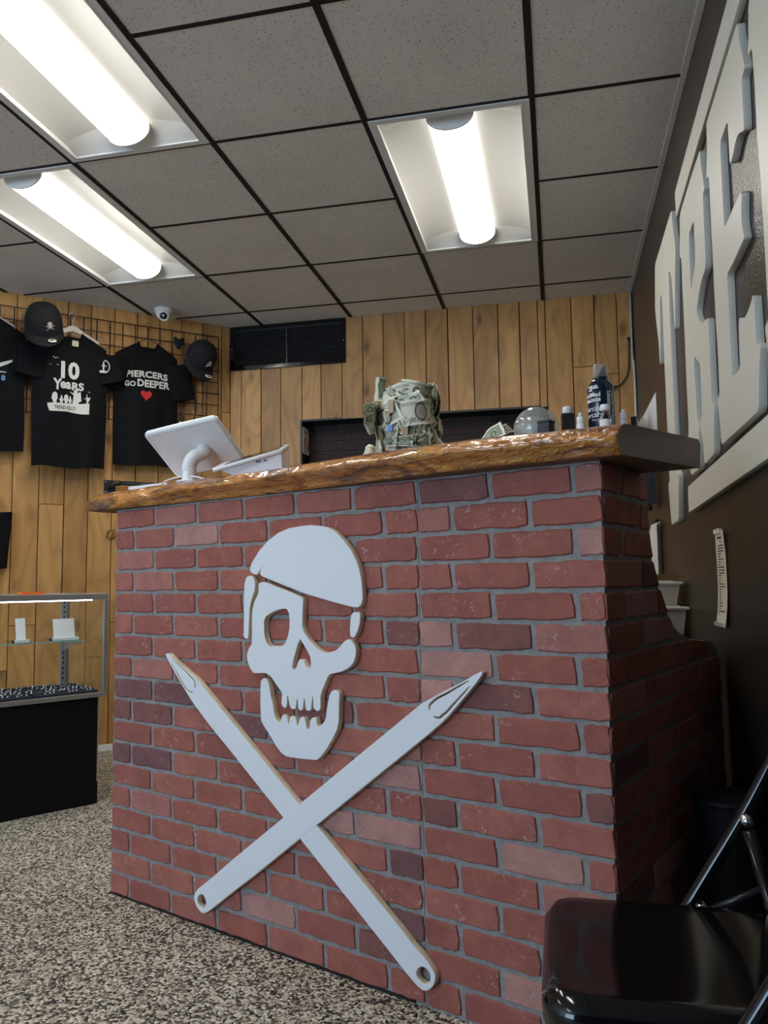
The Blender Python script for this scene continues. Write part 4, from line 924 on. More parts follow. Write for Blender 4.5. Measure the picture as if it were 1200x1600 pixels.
def tray(label, x0, x1):
    t = thing('jewellery_tray', label, 'tray', (0, 0, 0), KR, 'jewellery trays in the case')
    t.location = KO+Vector((0, 0, Z0+.0065)); mb = MB(); mb.box(x0, x1, .010, .34, 0, .012); 
    for k in range(6): mb.box(x0+.004, x1-.004, .016+k*.054, .058+k*.054, .012, .022+.004*(k % 2), .003)
    mb.build('pad', 'tray', t); mb = MB(); rr = random.Random(int(-x0*1000))
    for k in range(6):
        for q in range(int((x1-x0)/.02)):
            if rr.random() < .7: mb.bm((lambda b: (bmesh.ops.create_icosphere(b, subdivisions=1, radius=rr.uniform(.003, .0048), matrix=Matrix.Translation((x0+.014+q*.02+rr.uniform(-.004, .004), .037+k*.054+rr.uniform(-.012, .012), .0265))), b)[1])(bmesh.new()))
    o = mb.build('studs', 'studs', t); o['kind'] = 'stuff'
tray('black jewellery tray of studs at the right end of the case', -.275, .012); tray('black jewellery tray of studs at the left edge of the photo', -.570, -.279)
t = thing('orange_tag', 'flat orange tag lying on top of the display case', 'tag', KO+Vector((math.cos(KR)*-.29-math.sin(KR)*.03, math.sin(KR)*-.29+math.cos(KR)*.03, Z1+.0006)), KR)
MB().prism([(-.05, -.022), (.042, -.022), (.05, -.012), (.05, .022), (-.05, .022)], 0, .011, 'z').build('card', 'orange_plastic', t); MB().lathe([(.006, .0), (.006, .002)], 10).build('eyelet', 'brass', t, (.038, .0, .0111))

# ---------------------------------------------------------------- on the slab
ZS = SZ1+.0008
def on_slab(u, back): return oncounter(u, back, ZS)

# monitor on a bent tube stand
mt = thing('tablet_monitor', 'white tilted point-of-sale screen seen from behind, on a bent tube stand', 'monitor', on_slab(.285, .085), 0)
mc = oncounter(.303, .070, 1.405)-mt.location; me_ = Matrix.Rotation(-.1582, 3, 'Z') @ Matrix.Rotation(-.1176, 3, 'Y') @ Matrix.Rotation(.9282, 3, 'X')
mrot = me_.to_euler()
W, H = .272, .204
def rrect(w, h, r, n=5):
    return [(sx*(w/2-r)+r*math.cos(a0+k*PI/2/n), sz*(h/2-r)+r*math.sin(a0+k*PI/2/n)) for sx, sz, a0 in ((1, 1, 0), (-1, 1, PI/2), (-1, -1, PI), (1, -1, 1.5*PI)) for k in range(n+1)]
def loft(name, loops, mat, par, loc, rot, smooth=True):
    n = len(loops[0][0]); mb = MB(); vs_ = [(a, y, b) for lp, y in loops for a, b in lp]
    fs = [(i*n+k, i*n+(k+1) % n, (i+1)*n+(k+1) % n, (i+1)*n+k) for i in range(len(loops)-1) for k in range(n)]
    mb.add(vs_, fs, smooth); mb.add([(a, loops[0][1], b) for a, b in loops[0][0]], [list(range(n))[::-1]]); mb.add([(a, loops[-1][1], b) for a, b in loops[-1][0]], [list(range(n))])
    return mb.build(name, mat, par, loc, 0, rot)
loft('back_shell', [(rrect(W-.030, H-.030, .008), -.0085), (rrect(W-.026, H-.026, .010), -.0095), (rrect(W-.012, H-.012, .014), -.0085), (rrect(W-.002, H-.002, .017), -.004), (rrect(W, H, .018), .002), (rrect(W-.003, H-.003, .017), .0075)], 'white_plastic', mt, mc, mrot)
loft('screen', [(rrect(W-.030, H-.030, .004), .0076), (rrect(W-.030, H-.030, .004), .0084)], 'screen', mt, mc, mrot, False)
att = mc+me_ @ Vector((.030, -.009, -.006)); nb = me_ @ Vector((0, -1, 0))
knee = att+nb*.062+Vector((-.026, 0, .004)); b0 = Vector((knee.x-.004, knee.y-.002, 0))
pts = smooth_path([b0+Vector((0, 0, .004)), b0+Vector((0, 0, .03)), Vector((b0.x, b0.y, knee.z-.012)), knee+Vector((.008, .004, .014)), att+nb*.018, att], 6)
MB().tube(pts, .0225, 20).build('stand_neck', 'white_plastic', mt)
MB().lathe([(.040, 0), (.040, .004), (.037, .006), (.024, .007)], 32).build('stand_base', 'white_plastic', mt, tuple(b0))
MB().lathe([(.0232, .0), (.0232, .003)], 24).build('collar', 'off_white_panel', mt, (b0.x, b0.y, .036))
cb = MB().tube(smooth_path([on_slab(.20, .02)+Vector((0, 0, .003)), on_slab(.235, .01)+Vector((0, 0, .012)), on_slab(.29, .015)+Vector((0, 0, .020)), on_slab(.35, .02)+Vector((0, 0, .017)), on_slab(.40, .03)+Vector((0, 0, .003))], 6), .0026, 8).build('white_cable', 'white_plastic')
tag(cb, 'thin white cable looping in front of the monitor stand', 'cable')
# flat white tablet lying down
t = thing('flat_keyboard', 'flat white keyboard lying on the left end of the slab', 'keyboard', on_slab(.105, .085), CR+.05)
MB().prism(rrect(.19, .11, .012), 0, .012, 'z').build('body', 'white_plastic', t)
mb = MB()
for r in range(4):
    for k in range(10): mb.box(-.082+k*.0165, -.068+k*.0165, -.042+r*.021, -.025+r*.021, .0121, .0135)
o = mb.build('keys', 'white_matt', t); o['kind'] = 'stuff'
# customer display: tilted white plate with a dark screen on a wedge body
t = thing('card_terminal', 'white wedge-shaped customer terminal with dark screen, right of the monitor', 'card terminal', on_slab(.571, .050), .068)
ex = Vector((.2395, 0, .0585)).normalized(); ey = Vector((0, math.cos(.32), math.sin(.32))); ez = ex.cross(ey).normalized(); ey = ez.cross(ex)
PW, PD = .2185, .112; pm = Matrix((ex, -ez, ey)).transposed(); pc = Vector((0, 0, .0560))
bz_ = loft('bezel', [(rrect(PW-.004, PD-.004, .008), -.0045), (rrect(PW, PD, .010), -.003), (rrect(PW, PD, .010), .005), (rrect(PW-.004, PD-.004, .008), .0065)], 'white_plastic', t, pc, pm.to_euler())
loft('screen', [(rrect(PW-.050, PD-.022, .004), -.0053), (rrect(PW-.050, PD-.022, .004), -.0044)], 'screen', bz_, (.012, 0, 0), (0, 0, 0), False)
def under(x, y):
    # height of the plate's underside above (x, y)
    k = pc-ez*.0068; return k.z-(ez.x*(x-k.x)+ez.y*(y-k.y))/ez.z
xa, xb, ya, yb = -.042, .104, -.037, .046
MB().add([(xa, ya, 0), (xb, ya, 0), (xb, yb, 0), (xa, yb, 0), (xa-.035, ya-.010, under(xa-.035, ya-.010)), (xb, ya-.006, under(xb, ya-.006)), (xb, yb, under(xb, yb)), (xa-.035, yb, under(xa-.035, yb))],
         [(3, 2, 1, 0), (4, 5, 6, 7), (0, 1, 5, 4), (1, 2, 6, 5), (2, 3, 7, 6), (3, 0, 4, 7)]).build('wedge_body', 'off_white_panel', t)
mb = MB()
for x, z in ((.028, .034), (.036, .035), (.052, .037)): mb.box(x, x+.006, ya-.0075, ya-.002, z, z+.005)
mb.build('ports', 'black_plastic', t)

# tip jar covered in banknotes
def note_mesh(w, h, win, bend, crumple, seed, fold=0.0):
    nu, nv = 8, 5; u0, u1, v0, v1 = win; vs_, uvs, fs = [], [], []
    for j in range(nv+1):
        for i in range(nu+1):
            a, b = i/nu-.5, j/nv-.5; x, z = a*w, b*h
            y = bend*(a*a)*w*2+crumple*mnoise.noise((a*4+seed, b*3, seed*.7))+crumple*.5*mnoise.noise((a*11, b*9+seed, 2.0))-fold*abs(a+.1)*w
            vs_.append((x+crumple*.3*mnoise.noise((b*5, seed, a*2)), y, z+crumple*.3*mnoise.noise((a*5, seed, 7)))); uvs.append((u0+(u1-u0)*i/nu, v0+(v1-v0)*j/nv))
    for j in range(nv):
        for i in range(nu): fs.append((j*(nu+1)+i, j*(nu+1)+i+1, (j+1)*(nu+1)+i+1, (j+1)*(nu+1)+i))
    me = bpy.data.meshes.new('banknote'); me.from_pydata(vs_, [], fs); uv = me.uv_layers.new(name='UVMap')
    for lp in me.loops: uv.data[lp.index].uv = uvs[lp.vertex_index]
    me.polygons.foreach_set('use_smooth', [True]*len(fs)); return me
JP = on_slab(1.098, .100); jar = thing('tip_jar', 'clear tip jar plastered with crumpled dollar notes', 'tip jar', JP, 0)
JR, JH = .060, .185
mb = MB(); mb.lathe([(JR-.006, 0), (JR, .006), (JR, JH-.02), (JR+.002, JH-.004), (JR+.004, JH), (JR+.001, JH), (JR-.003, JH-.006), (JR-.003, .008), (.002, .006)], 36); mb.f = mb.f[:-2]; mb.sm = mb.sm[:-2]; mb.mi = mb.mi[:-2]
mb.build('jar', 'clear_film', jar)
AC = math.atan2(-JP.y, -JP.x)
rj = random.Random(4)
def note(th, z, w, h, tilt, win, back, rad=.006, bend=.6, crum=.007, lean=0.0, turn=0.0, fold=0.0):
    a = AC+math.radians(th); n = Vector((math.cos(a), math.sin(a), 0)); me = note_mesh(w, h, win, bend, crum, rj.uniform(0, 90), fold)
    o = link('banknote', me, 'note_back' if back else 'note_front', jar, tuple(n*(JR+rad)+Vector((0, 0, z))))
    o.rotation_euler = (Matrix.Rotation(a+PI/2+math.radians(turn), 3, 'Z') @ Matrix.Rotation(math.radians(lean), 3, 'X') @ Matrix.Rotation(math.radians(tilt), 3, 'Y')).to_euler(); return o
half, full, lefth = (.5, 1, 0, 1), (0, 1, 0, 1), (0, .5, 0, 1)
o = note(22, .112, .090, .066, -7, (.20, .80, 0, 1), False, .027, .5, .003); o.data.materials[0] = M['note_brown']
o = note(-6, .048, .098, .040, 0, (0, 1, .1, .75), True, .010, .5, .004)
note(-12, .112, .052, .064, 8, (.1, .45, 0, 1), True, .008, .3, .006); note(-8, .166, .072, .052, -8, half, False, .004, .5, .004); note(16, .170, .070, .054, 10, half, False, .006, .5, .005)
note(-38, .158, .070, .050, -32, lefth, False, .007, .5, .006); note(-58, .152, .066, .048, -38, lefth, False, .012, .3, .009)
note(-48, .108, .086, .066, -22, (.35, 1, 0, 1), False, .018, .2, .006, 10); note(-66, .100, .090, .064, -64, full, True, .030, .2, .008, 0, -40); note(-72, .108, .080, .064, -72, full, False, .040, .1, .009, 0, -55)
note(-70, .185, .030, .062, 6, (0, .2, 0, 1), True, .004, -1.5, .006); note(-62, .165, .048, .040, 20, half, True, .006, .4, .01)
note(-52, .050, .050, .050, 12, half, True, .012, .9, .014); note(-30, .045, .030, .062, 8, (0, .3, 0, 1), False, .012, -1, .010); note(-66, .047, .026, .075, 2, (.1, .3, 0, 1), False, .014, -1, .008)
note(-22, .085, .060, .040, 30, half, False, .012, .2, .014, 0, 0, .4); note(2, .088, .060, .036, -22, lefth, True, .014, .2, .012, 15, 0, .3); note(34, .066, .060, .045, -14, half, False, .016, .2, .012, -12)
note(42, .120, .028, .080, 4, (.1, .3, 0, 1), False, .008, -.6, .006); note(56, .130, .062, .066, 84, half, True, .012, .2, .012, 0, 25); note(70, .150, .090, .060, 82, full, True, .012, .2, .010, 0, 30)
note(84, .125, .100, .060, 78, full, True, .008, .2, .012, 0, 35); note(62, .070, .090, .050, 70, full, False, .018, .2, .016, 0, 20); note(46, .063, .090, .040, 80, full, True, .014, .3, .016, 0, 10)
note(78, .064, .090, .05, 60, full, False, .016, .3, .016, 0, 30); note(36, .049, .050, .05, 86, half, False, .010, .5, .010); note(88, .172, .06, .05, 70, half, True, .010, .2, .012, 0, 20)
for th, z, w_, h_, tl in ((-26, .130, .05, .03, 35), (8, .145, .06, .028, -15), (-42, .078, .05, .045, -50), (12, .050, .03, .060, 15), (-16, .038, .07, .026, 4), (20, .041, .06, .03, -8), (40, .090, .03, .07, 10), (48, .160, .03, .06, -12), (-54, .125, .04, .05, 60), (54, .035, .06, .04, 40)): note(th, z, w_, h_, tl, (.1, .6, 0, 1) if rj.random() < .5 else half, rj.random() < .65, .016, .2, .013, rj.uniform(-20, 20), rj.uniform(-25, 25), rj.choice([0, .4, -.3]))
for th in (110, 140, 170, 200, 230, 255): note(th, .06+.03*rj.random(), .12, .066, rj.uniform(-20, 20), full, rj.random() < .5, .004, .5, .006); note(th+12, .13+.02*rj.random(), .10, .066, rj.uniform(-20, 20), full, rj.random() < .5, .006, .5, .006)
for th, z, w_, h_, m_ in ((-34, .092, .014, .016, 'blue_tape'), (-31, .128, .016, .034, 'tan_tape'), (-6, .058, .014, .030, 'tan_tape'), (-37, .106, .010, .022, 'tan_tape')):
    a = AC+math.radians(th); n = Vector((math.cos(a), math.sin(a), 0))
    MB().prism(rrect(w_, h_, .002, 2), -.0008, .0008).build('tape', m_, jar, tuple(n*(JR+.026)+Vector((0, 0, z-.02 if m_ == 'blue_tape' else z))), a+PI/2)
t = thing('banknote_curl', 'curled dollar note standing at the left foot of the tip jar', 'banknote', on_slab(.985, .07), CR+.3, 'loose dollar notes')
link('note', note_mesh(.04, .05, (0, .3, 0, 1), 1.2, .006, 3), 'note_front', t, (0, 0, .029), rot=(-.35, .3, 0)); MB().tube([(-.012, 0, .003), (.014, .004, .003)], .003, 8).build('rolled_edge', 'note_back', t)
t = thing('banknote_fold', 'folded dollar note propped left of the clear globe', 'banknote', on_slab(1.352, .08), CR, 'loose dollar notes')
link('note', note_mesh(.062, .05, half, .2, .004, 9), 'note_back', t, (0, 0, .034), rot=(-.5, -.62, 0)); link('note', note_mesh(.055, .03, lefth, .6, .004, 19), 'note_front', t, (.016, .008, .037), rot=(-.3, -.75, .3)); MB().tube([(-.02, 0, .0035), (.02, .0, .0035)], .0035, 8).build('rolled_edge', 'note_front', t)

# clear globe
t = thing('clear_globe', 'clear plastic globe with crumpled wrap inside, on the slab', 'globe', on_slab(1.442, .135), CR)
r = .054; mb = MB(); mb.lathe([(r*math.cos(a)*(1.0), .044+r*math.sin(a)) for a in [-.95+k*(PI/2+.95)/18 for k in range(18)]]+[(.001, .044+r)], 40); mb.f = mb.f[:-1]; mb.sm = mb.sm[:-1]; mb.mi = mb.mi[:-1]; n0 = len(mb.v)
mb.lathe([((r-.0012)*math.cos(a), .044+(r-.0012)*math.sin(a)) for a in [-.95+k*(PI/2+.95)/18 for k in range(18)]]+[(.001, .044+r-.0012)], 40); mb.build('shell', 'clear_film', t)
bm_ = bmesh.new(); bmesh.ops.create_icosphere(bm_, subdivisions=4, radius=.040)
for v in bm_.verts: k = 1+.22*mnoise.noise(v.co*38)+.10*mnoise.noise(v.co*110); v.co = Vector((v.co.x*k, v.co.y*k*.9, max(-.030, v.co.z*k*.85)))
MB().bm(bm_, True).build('inner_wrap', 'cloudy_film', t, (-.006, 0, .040))
MB().lathe([(.033, 0), (.034, .004), (.031, .006)], 28).build('foot_ring', 'clear_film', t)

t = thing('black_box', 'small low black box in front of the clear globe', 'box', on_slab(1.507, .045), CR-.05)
MB().box(-.0145, .0145, -.0145, .0145, 0, .036, .0012).build('body', 'black_paint', t); MB().box(-.0152, .0152, -.0152, .0152, .0362, .042, .0012).build('lid', 'black_paint', t)
t = thing('boxed_bottle', 'white-capped bottle standing in a taller black carton', 'bottle', on_slab(1.551, .062), CR+.55)
mb = MB(); w_ = .0125; mb.box(-w_, w_, -w_, -w_+.001, 0, .054); mb.box(-w_, w_, w_-.001, w_, 0, .054); mb.box(-w_, -w_+.001, -w_+.001, w_-.001, 0, .054); mb.box(w_-.001, w_, -w_+.001, w_-.001, 0, .054); mb.box(-w_+.001, w_-.001, -w_+.001, w_-.001, 0, .001); mb.build('carton', 'black_paint', t)
MB().lathe([(.0095, .002), (.0098, .046), (.008, .050)], 20).build('bottle', 'white_plastic', t); MB().lathe([(.0106, .0505), (.0106, .067), (.0098, .070), (.006, .0705)], 24).build('cap', 'white_plastic', t)
def dropper(label, u, back, k):
    t = thing('dropper_bottle', label, 'bottle', on_slab(u, back), CR, 'white dropper bottles')
    MB().lathe([(.0085, 0), (.0090, .0015), (.0090, .022), (.0080, .0245)], 20).build('body', 'white_plastic', t).scale = (1, 1, k)
    z = .0246*k; MB().lathe([(.0082, z), (.0084, z+.001), (.0084, z+.010), (.0070, z+.0118)], 24).build('cap_ring', 'white_plastic', t)
    MB().lathe([(.0048, z+.0119), (.0042, z+.019), (.0030, z+.0215), (.001, z+.022)], 16).build('nozzle_cap', 'white_plastic', t)
dropper('white dropper bottle left of the foam can', 1.590, .040, 1.08); dropper('white dropper bottle right of the foam can, near the slab corner', 1.664, .10, 1.38)
# glass vial
t = thing('glass_vial', 'small clear glass vial with a white cap in front of the foam can', 'vial', on_slab(1.652, .022), CR)
mb = MB(); mb.lathe([(.0115, 0), (.0125, .0015), (.0125, .024), (.0115, .028), (.0070, .033), (.0068, .040)], 28); mb.build('bottle', 'clear_glass', t)
MB().lathe([(.0108, .0), (.0108, .0145)], 24).build('liquid', 'clear_glass', t, (0, 0, .002)) if False else None
MB().grid(lambda i, j: (.0128*math.cos(-2.6+2.1*i), .0128*math.sin(-2.6+2.1*i), .006+.015*j), 14, 1).build('label', 'paper_white', t)
MB().lathe([(.0098, .0405), (.0107, .0412), (.0107, .0515), (.0098, .0535), (.005, .054)], 28).build('cap', 'white_plastic', t)
# foam can
CP = on_slab(1.6227, .082); t = thing('foam_can', 'dark navy foam spray can with white lettering and a clear cap', 'spray can', CP, 0)
R0 = .0288
MB().lathe([(R0-.002, 0), (R0, .002), (R0, .104), (R0-.002, .110), (R0-.007, .118), (.0185, .123)], 40).build('body', 'navy_plastic', t)
MB().lathe([(.0165, .1232), (.0168, .129)], 32).build('collar', 'navy_plastic', t)
MB().add([(-.009, -.008, .1295), (.010, -.008, .1295), (.010, .008, .1295), (-.009, .008, .1295), (.007, -.005, .155), (.010, -.005, .157), (.010, .005, .157), (.007, .005, .155)], [(3, 2, 1, 0), (4, 5, 6, 7), (0, 1, 5, 4), (1, 2, 6, 5), (2, 3, 7, 6), (3, 0, 4, 7)]).build('nozzle', 'navy_plastic', t, rz=.2)
mb = MB(); mb.lathe([(.0168, .1292), (.0168, .150), (.0160, .156), (.013, .1585), (.001, .159)], 36); mb.f = mb.f[:-2]; mb.sm = mb.sm[:-2]; mb.mi = mb.mi[:-2]; mb.build('clear_cap', 'clear_film', t)
ac = math.atan2(-CP.y, -CP.x)
def oncan(x, z, rr=R0+.0003): a = ac+x/R0; return (rr*math.cos(a), rr*math.sin(a), z)
def cantext(s_, size, x1, z, bold, mat='paper_white'):
    me = text_mesh(s_, size, bold, .0, 'RIGHT')
    for v in me.vertices: v.co = oncan(x1+v.co.x, z+v.co.y)
    me.update(); me.materials.clear(); link('lettering', me, mat, t)
cantext('NeilMed', .0135, -.001, .0865, .00035); cantext('Piercing', .0165, .004, .056, .0001); cantext('Aftercare', .0165, .005, .042, .0001); cantext('fine mist', .007, .002, .031, 0)
MB().grid(lambda i, j: oncan(-.046+.0445*i, .0715+.0065*j+.002*(1-i)*0), 16, 1).build('label_band', 'paper_white', t)
me = text_mesh('PIERCING', .0052, .0001, 0, 'RIGHT')
for v in me.vertices: v.co = oncan(-.0045+v.co.x, .0748+v.co.y, R0+.0006)
me.materials.clear(); link('lettering', me, 'print_ink', t)
mb = MB(); rr = random.Random(2)
for k in range(24):
    for c_ in range(2):
        x0 = .013+c_*.011; x1 = x0+.009*rr.uniform(.6, 1); z = .092-k*.0033
        mb.grid(lambda i, j: oncan(x0+(x1-x0)*i, z+.0016*j), 3, 1)
o = mb.build('small_print', 'paper_white', t); o['kind'] = 'stuff'
mb = MB()
for k, (x0, x1, z) in enumerate(((-.034, -.020, .105), (-.016, -.008, .107), (-.026, -.006, .1), (-.03, -.02, .0955))):
    mb.grid(lambda i, j: oncan(x0+(x1-x0)*i, min(z, .1035)+.0035*j, R0+.0004-(.0006 if z > .101 else 0)), 4, 1)
mb.build('emblem', 'paper_white', t)
t = thing('tiny_black_case', 'tiny black case by the back right corner of the slab', 'case', on_slab(1.672, .150), CR)
MB().box(-.006, .006, -.006, .006, 0, .042, .001).build('body', 'black_plastic', t); MB().box(-.0064, .0064, -.0064, .0064, .0422, .046, .001).build('lid', 'black_plastic', t)
for k, (u, b, hh, w_, ln) in enumerate(((1.650, .205, .050, .030, .10), (1.659, .212, .058, .030, .14), (1.668, .220, .070, .032, .18), (1.679, .228, .112, .045, .25))):
    lab = ['shortest white leaflet of the fan at the right end of the slab', 'second white leaflet of the fan at the slab end, counted from the left', 'third white leaflet of the fan at the slab end, counted from the left', 'tallest pointed white leaflet at the right end of the slab'][k]
    o = MB().prism([(-w_/2, 0), (w_/2, 0), (w_/2, hh), (-w_/2+.008, hh-.02-.012*k)], -.0012, .0012).build('leaflet', 'paper_white', None, on_slab(u, b), -.55-ln*.3)
    tag(o, lab, 'leaflet', 'leaflets on the slab')

# ---------------------------------------------------------------- right side
# cables down the back right corner
o = MB().tube(smooth_path([(XR-.012, YB-.03, 2.672), (XR-.014, YB-.03, 2.3), (XR-.006, YB-.045, 2.12), (XR-.010, YB-.035, 1.9), (XR-.008, YB-.05, 1.5), (XR-.01, YB-.04, 1.1)], 6), .007, 8).build('wall_cable', 'hanger_grey'); tag(o, 'grey cable running down the corner of pine and brown walls', 'cable', 'corner cables')
o = MB().tube(smooth_path([(XR-.012, YB-.06, 2.25), (XR-.010, YB-.065, 2.1), (XR-.012, YB-.075, 1.9), (XR-.010, YB-.08, 1.6), (XR-.01, YB-.08, 1.2)], 6), .006, 8).build('wall_cable', 'paper'); tag(o, 'paler cable beside the grey one in the back right corner', 'cable', 'corner cables')
t = thing('plug_cord', 'thin black cord with a small plug hanging in front of the right pine boards', 'cord', (XR-.03, YB-.02, 2.39))
MB().tube(smooth_path([(0, 0, 0), (-.004, .0, -.10), (-.012, .003, -.20), (-.045, .004, -.262), (-.085, .004, -.285)], 6), .0042, 6).build('cord', 'black_plastic', t)
MB().prism([(-.008, -.014), (.03, -.006), (.03, .006), (-.008, .016), (-.016, .004)], -.01, .006).build('plug', 'black_plastic', t, (-.112, .004, -.296), rot=(0, -.5, 0))
MB().lathe([(.010, 0), (.010, .012), (.006, .014)], 10).build('anchor', 'black_plastic', t, (0, 0, -.004))
# paper list on the right wall
t = thing('paper_list', 'curling printed paper list taped to the brown right wall', 'paper notice', (XR-.001, -0, 0), RR)
def pap(x, z, lift=0):
    v = (1.115-z)/.29; return (x+.012*(v-.4)*0, -.002-.012*max(0, v-.55)**2*4-.004*max(0, .25-v)*4*(x > -2.5)-lift, z)
PL, PR = -2.600, -2.462
MB().grid(lambda i, j: pap(PL+(PR-PL)*i+.006*math.sin(j*3.1)*(1), 1.112-.288*j), 8, 18).build('sheet', 'paper', t)
mb = MB(); rr = random.Random(11)
def line(x0, x1, z, h): mb.grid(lambda i, j: pap(x0+(x1-x0)*i, z+h*j, .0008), 3, 1)
line(PL+.035, PR-.03, 1.088, .006); line(PL+.07, PR-.055, 1.076, .005); zz_ = 1.066
for k in range(26):
    if k == 8: line(PL+.02, PR-.02, zz_, .0035); zz_ -= .009; continue
    L = rr.choice([.03, .035, .04, .05, .085, .02, .075, .09]); line(PL+.030, PL+.030+L, zz_, .0030); zz_ -= .0082
o = mb.build('print_lines', 'paper_ink', t); o['kind'] = 'stuff'
for x in (PL+.035, PL+.085): MB().box(x-.014, x+.014, -.0105, -.003, 1.104, 1.118, .001).build('tape', 'paper_white', t)
MB().box(PL+.012, PR+.0, -.0195, -.0185, .826, .838).build('bottom_tape', 'hanger_grey', t)
# white spiral pad, navy cloth on hooks
t = thing('spiral_pad', 'white spiral-bound pad hanging on the brown wall behind the counter', 'notepad', (XR-.001, 0, 0), RR)
mb = MB()
for k in range(4): mb.grid(lambda i, j: (-4.05+.17*i+.003*k, -.014-.003*k-(.050-.006*k)*(1-i)*math.sin(PI*min(1, j*1.1)/2+.15), 1.232-(.225+.006*k)*j), 6, 10)
mb.build('sheets', 'paper_white', t); MB().box(-4.04, -3.90, -.006, -.002, .99, 1.24).build('backing', 'tan_tape', t)
for k in range(6): MB().tube([(-4.03+k*.024, -.012+.011*math.cos(a), 1.238+.012*math.sin(a)) for a in [2*PI*q/10 for q in range(11)]], .0018, 5, False).build('coil', 'black_metal', t)
t = thing('navy_cloth', 'dark navy cloth hanging on the brown wall under the slab end', 'cloth', (XR-.001, 0, 0), RR)
MB().grid(lambda i, j: (-4.16+.30*i, -.02-.030*(.5+.5*math.sin(i*9+j))-.012*math.sin(i*17), 1.60-.285*j-.01*math.sin(i*6)), 26, 10).build('cloth', 'navy_cloth', t)
MB().tube([(-4.01, 0, 1.62), (-4.01, -.05, 1.61), (-4.01, -.055, 1.63)], .005, 6).build('hook', 'black_metal', t)
# low black cabinet with clear bins
t = thing('low_cabinet', 'low black cabinet along the brown wall behind the counter', 'cabinet', (XR-.001, 3.42, 0), RR)
MB().box(-.40, .35, -.36, 0, .03, .70).build('body', 'black_laminate', t); MB().box(-.41, .36, -.375, 0, .7005, .725, .002).build('top', 'black_laminate', t); MB().box(-.38, .33, -.34, -.02, 0, .0295).build('plinth', 'black_paint', t)
for x in (-.215, .165): 
    d_ = MB().box(x-.17, x+.17, -.378, -.361, .05, .685, .002).build('door', 'black_laminate', t); MB().tube([(x+.12, -.379, .42), (x+.12, -.395, .42), (x+.12, -.395, .52), (x+.12, -.379, .52)], .004, 6).build('handle', 'chrome', d_)
def bin_(label, loc, w_, d_, h_):
    t = thing('storage_bin', label, 'storage bin', loc, RR, 'clear storage bins'); mb = MB(); k = .86
    a, b = w_/2, d_/2
    mb.add([(-a*k, -b*k, .0), (a*k, -b*k, .0), (a*k, b*k, .0), (-a*k, b*k, 0), (-a, -b, h_), (a, -b, h_), (a, b, h_), (-a, b, h_)], [(3, 2, 1, 0), (0, 1, 5, 4), (1, 2, 6, 5), (2, 3, 7, 6), (3, 0, 4, 7)])
    mb.build('tub', 'bin_plastic', t)
    mb = MB(); mb.box(-a-.012, a+.012, -b-.012, b+.012, h_+.0005, h_+.010, .003); mb.box(-a+.02, a-.02, -b+.02, b-.02, h_+.0102, h_+.014, .001); mb.build('lid', 'bin_plastic', t)
    for sx_ in (-1, 1): MB().box(sx_*a*1.0-.01, sx_*a*1.0+.01, -b-.016, -b-.0125, h_-.02, h_+.006, .001).build('clip', 'bin_plastic', t)
bin_('lower clear storage bin on the low black cabinet', (XR-.115, 3.36, .7255), .40, .20, .125); bin_('upper clear storage bin stacked on the other', (XR-.115, 3.40, .8658), .36, .18, .080)
# black waste bin
t = thing('waste_bin', 'slim black waste bin between the brick side panel and the wall', 'bin', (.365, 1.99, 0))
mb = MB(); mb.lathe([(.060, .002), (.075, .455), (.078, .468), (.074, .47), (.071, .455), (.057, .008), (.01, .006)], 28); mb.build('tub', 'black_laminate', t); MB().lathe([(.0785, .455), (.0805, .462), (.0785, .470)], 28).build('rim', 'black_laminate', t)

# folding chair: facing left along the counter front
fc = thing('folding_chair', 'glossy black metal folding chair at the lower right', 'chair', (0, 0, 0))
yn, yf = 1.065, 1.420; sx0, sx1 = -.040, .335; sz = .440
def seat(i, j):
    # i along depth (front to back), j across; front edge rolls down
    x = sx0+(sx1-sx0)*i; y = yn+(yf-yn)*j
    return x, y
b = bmesh.new(); n, m = 26, 22; vv = {}
def soft(t, r): return r-math.sqrt(max(0, r*r-(r-min(t, r))**2))
for i in range(n+1):
    for j in range(m+1):
        x = sx0+(sx1-sx0)*i/n; y = yn+(yf-yn)*j/m; cr = .055
        # rounded front corners in plan
        dx = x-sx0; dy = min(y-yn, yf-y)
        if dx < cr and dy < cr: 
            ddx, ddy = cr-dx, cr-dy; L = max(abs(ddx), abs(ddy)); rr = math.hypot(ddx, ddy)
            if rr > 1e-9: s_ = L/rr; ddx *= s_; ddy *= s_; x = sx0+cr-ddx; yy = cr-ddy; y = yn+yy if y-yn < yf-y else yf-yy
        e = min(i/n*(sx1-sx0), (yf-yn)*j/m, (yf-yn)*(m-j)/m)
        z = sz-soft(e, .020)-.006*math.sin(PI*i/n)*math.sin(PI*j/m)
        vv[i, j] = b.verts.new((x, y, z))
for i in range(n):
    for j in range(m): b.faces.new((vv[i, j], vv[i+1, j], vv[i+1, j+1], vv[i, j+1]))
rim = [vv[i, 0] for i in range(n+1)]+[vv[n, j] for j in range(1, m+1)]+[vv[i, m] for i in range(n-1, -1, -1)]+[vv[0, j] for j in range(m-1, 0, -1)]
low = [b.verts.new((v.co.x, v.co.y, v.co.z-.026)) for v in rim]
for k in range(len(rim)): q = (k+1) % len(rim); b.faces.new((rim[k], low[k], low[q], rim[q]))
bot = b.faces.new(low); bmesh.ops.recalc_face_normals(b, faces=b.faces[:])
MB().bm(b, True).build('seat', 'black_gloss', fc)
def leg_(name, pts, r=.0115, mat='black_gloss', sub=None): return MB().tube(pts, r, 12).build(name, mat, fc)
sl = (.639-.4335)/(.3243-.1993)
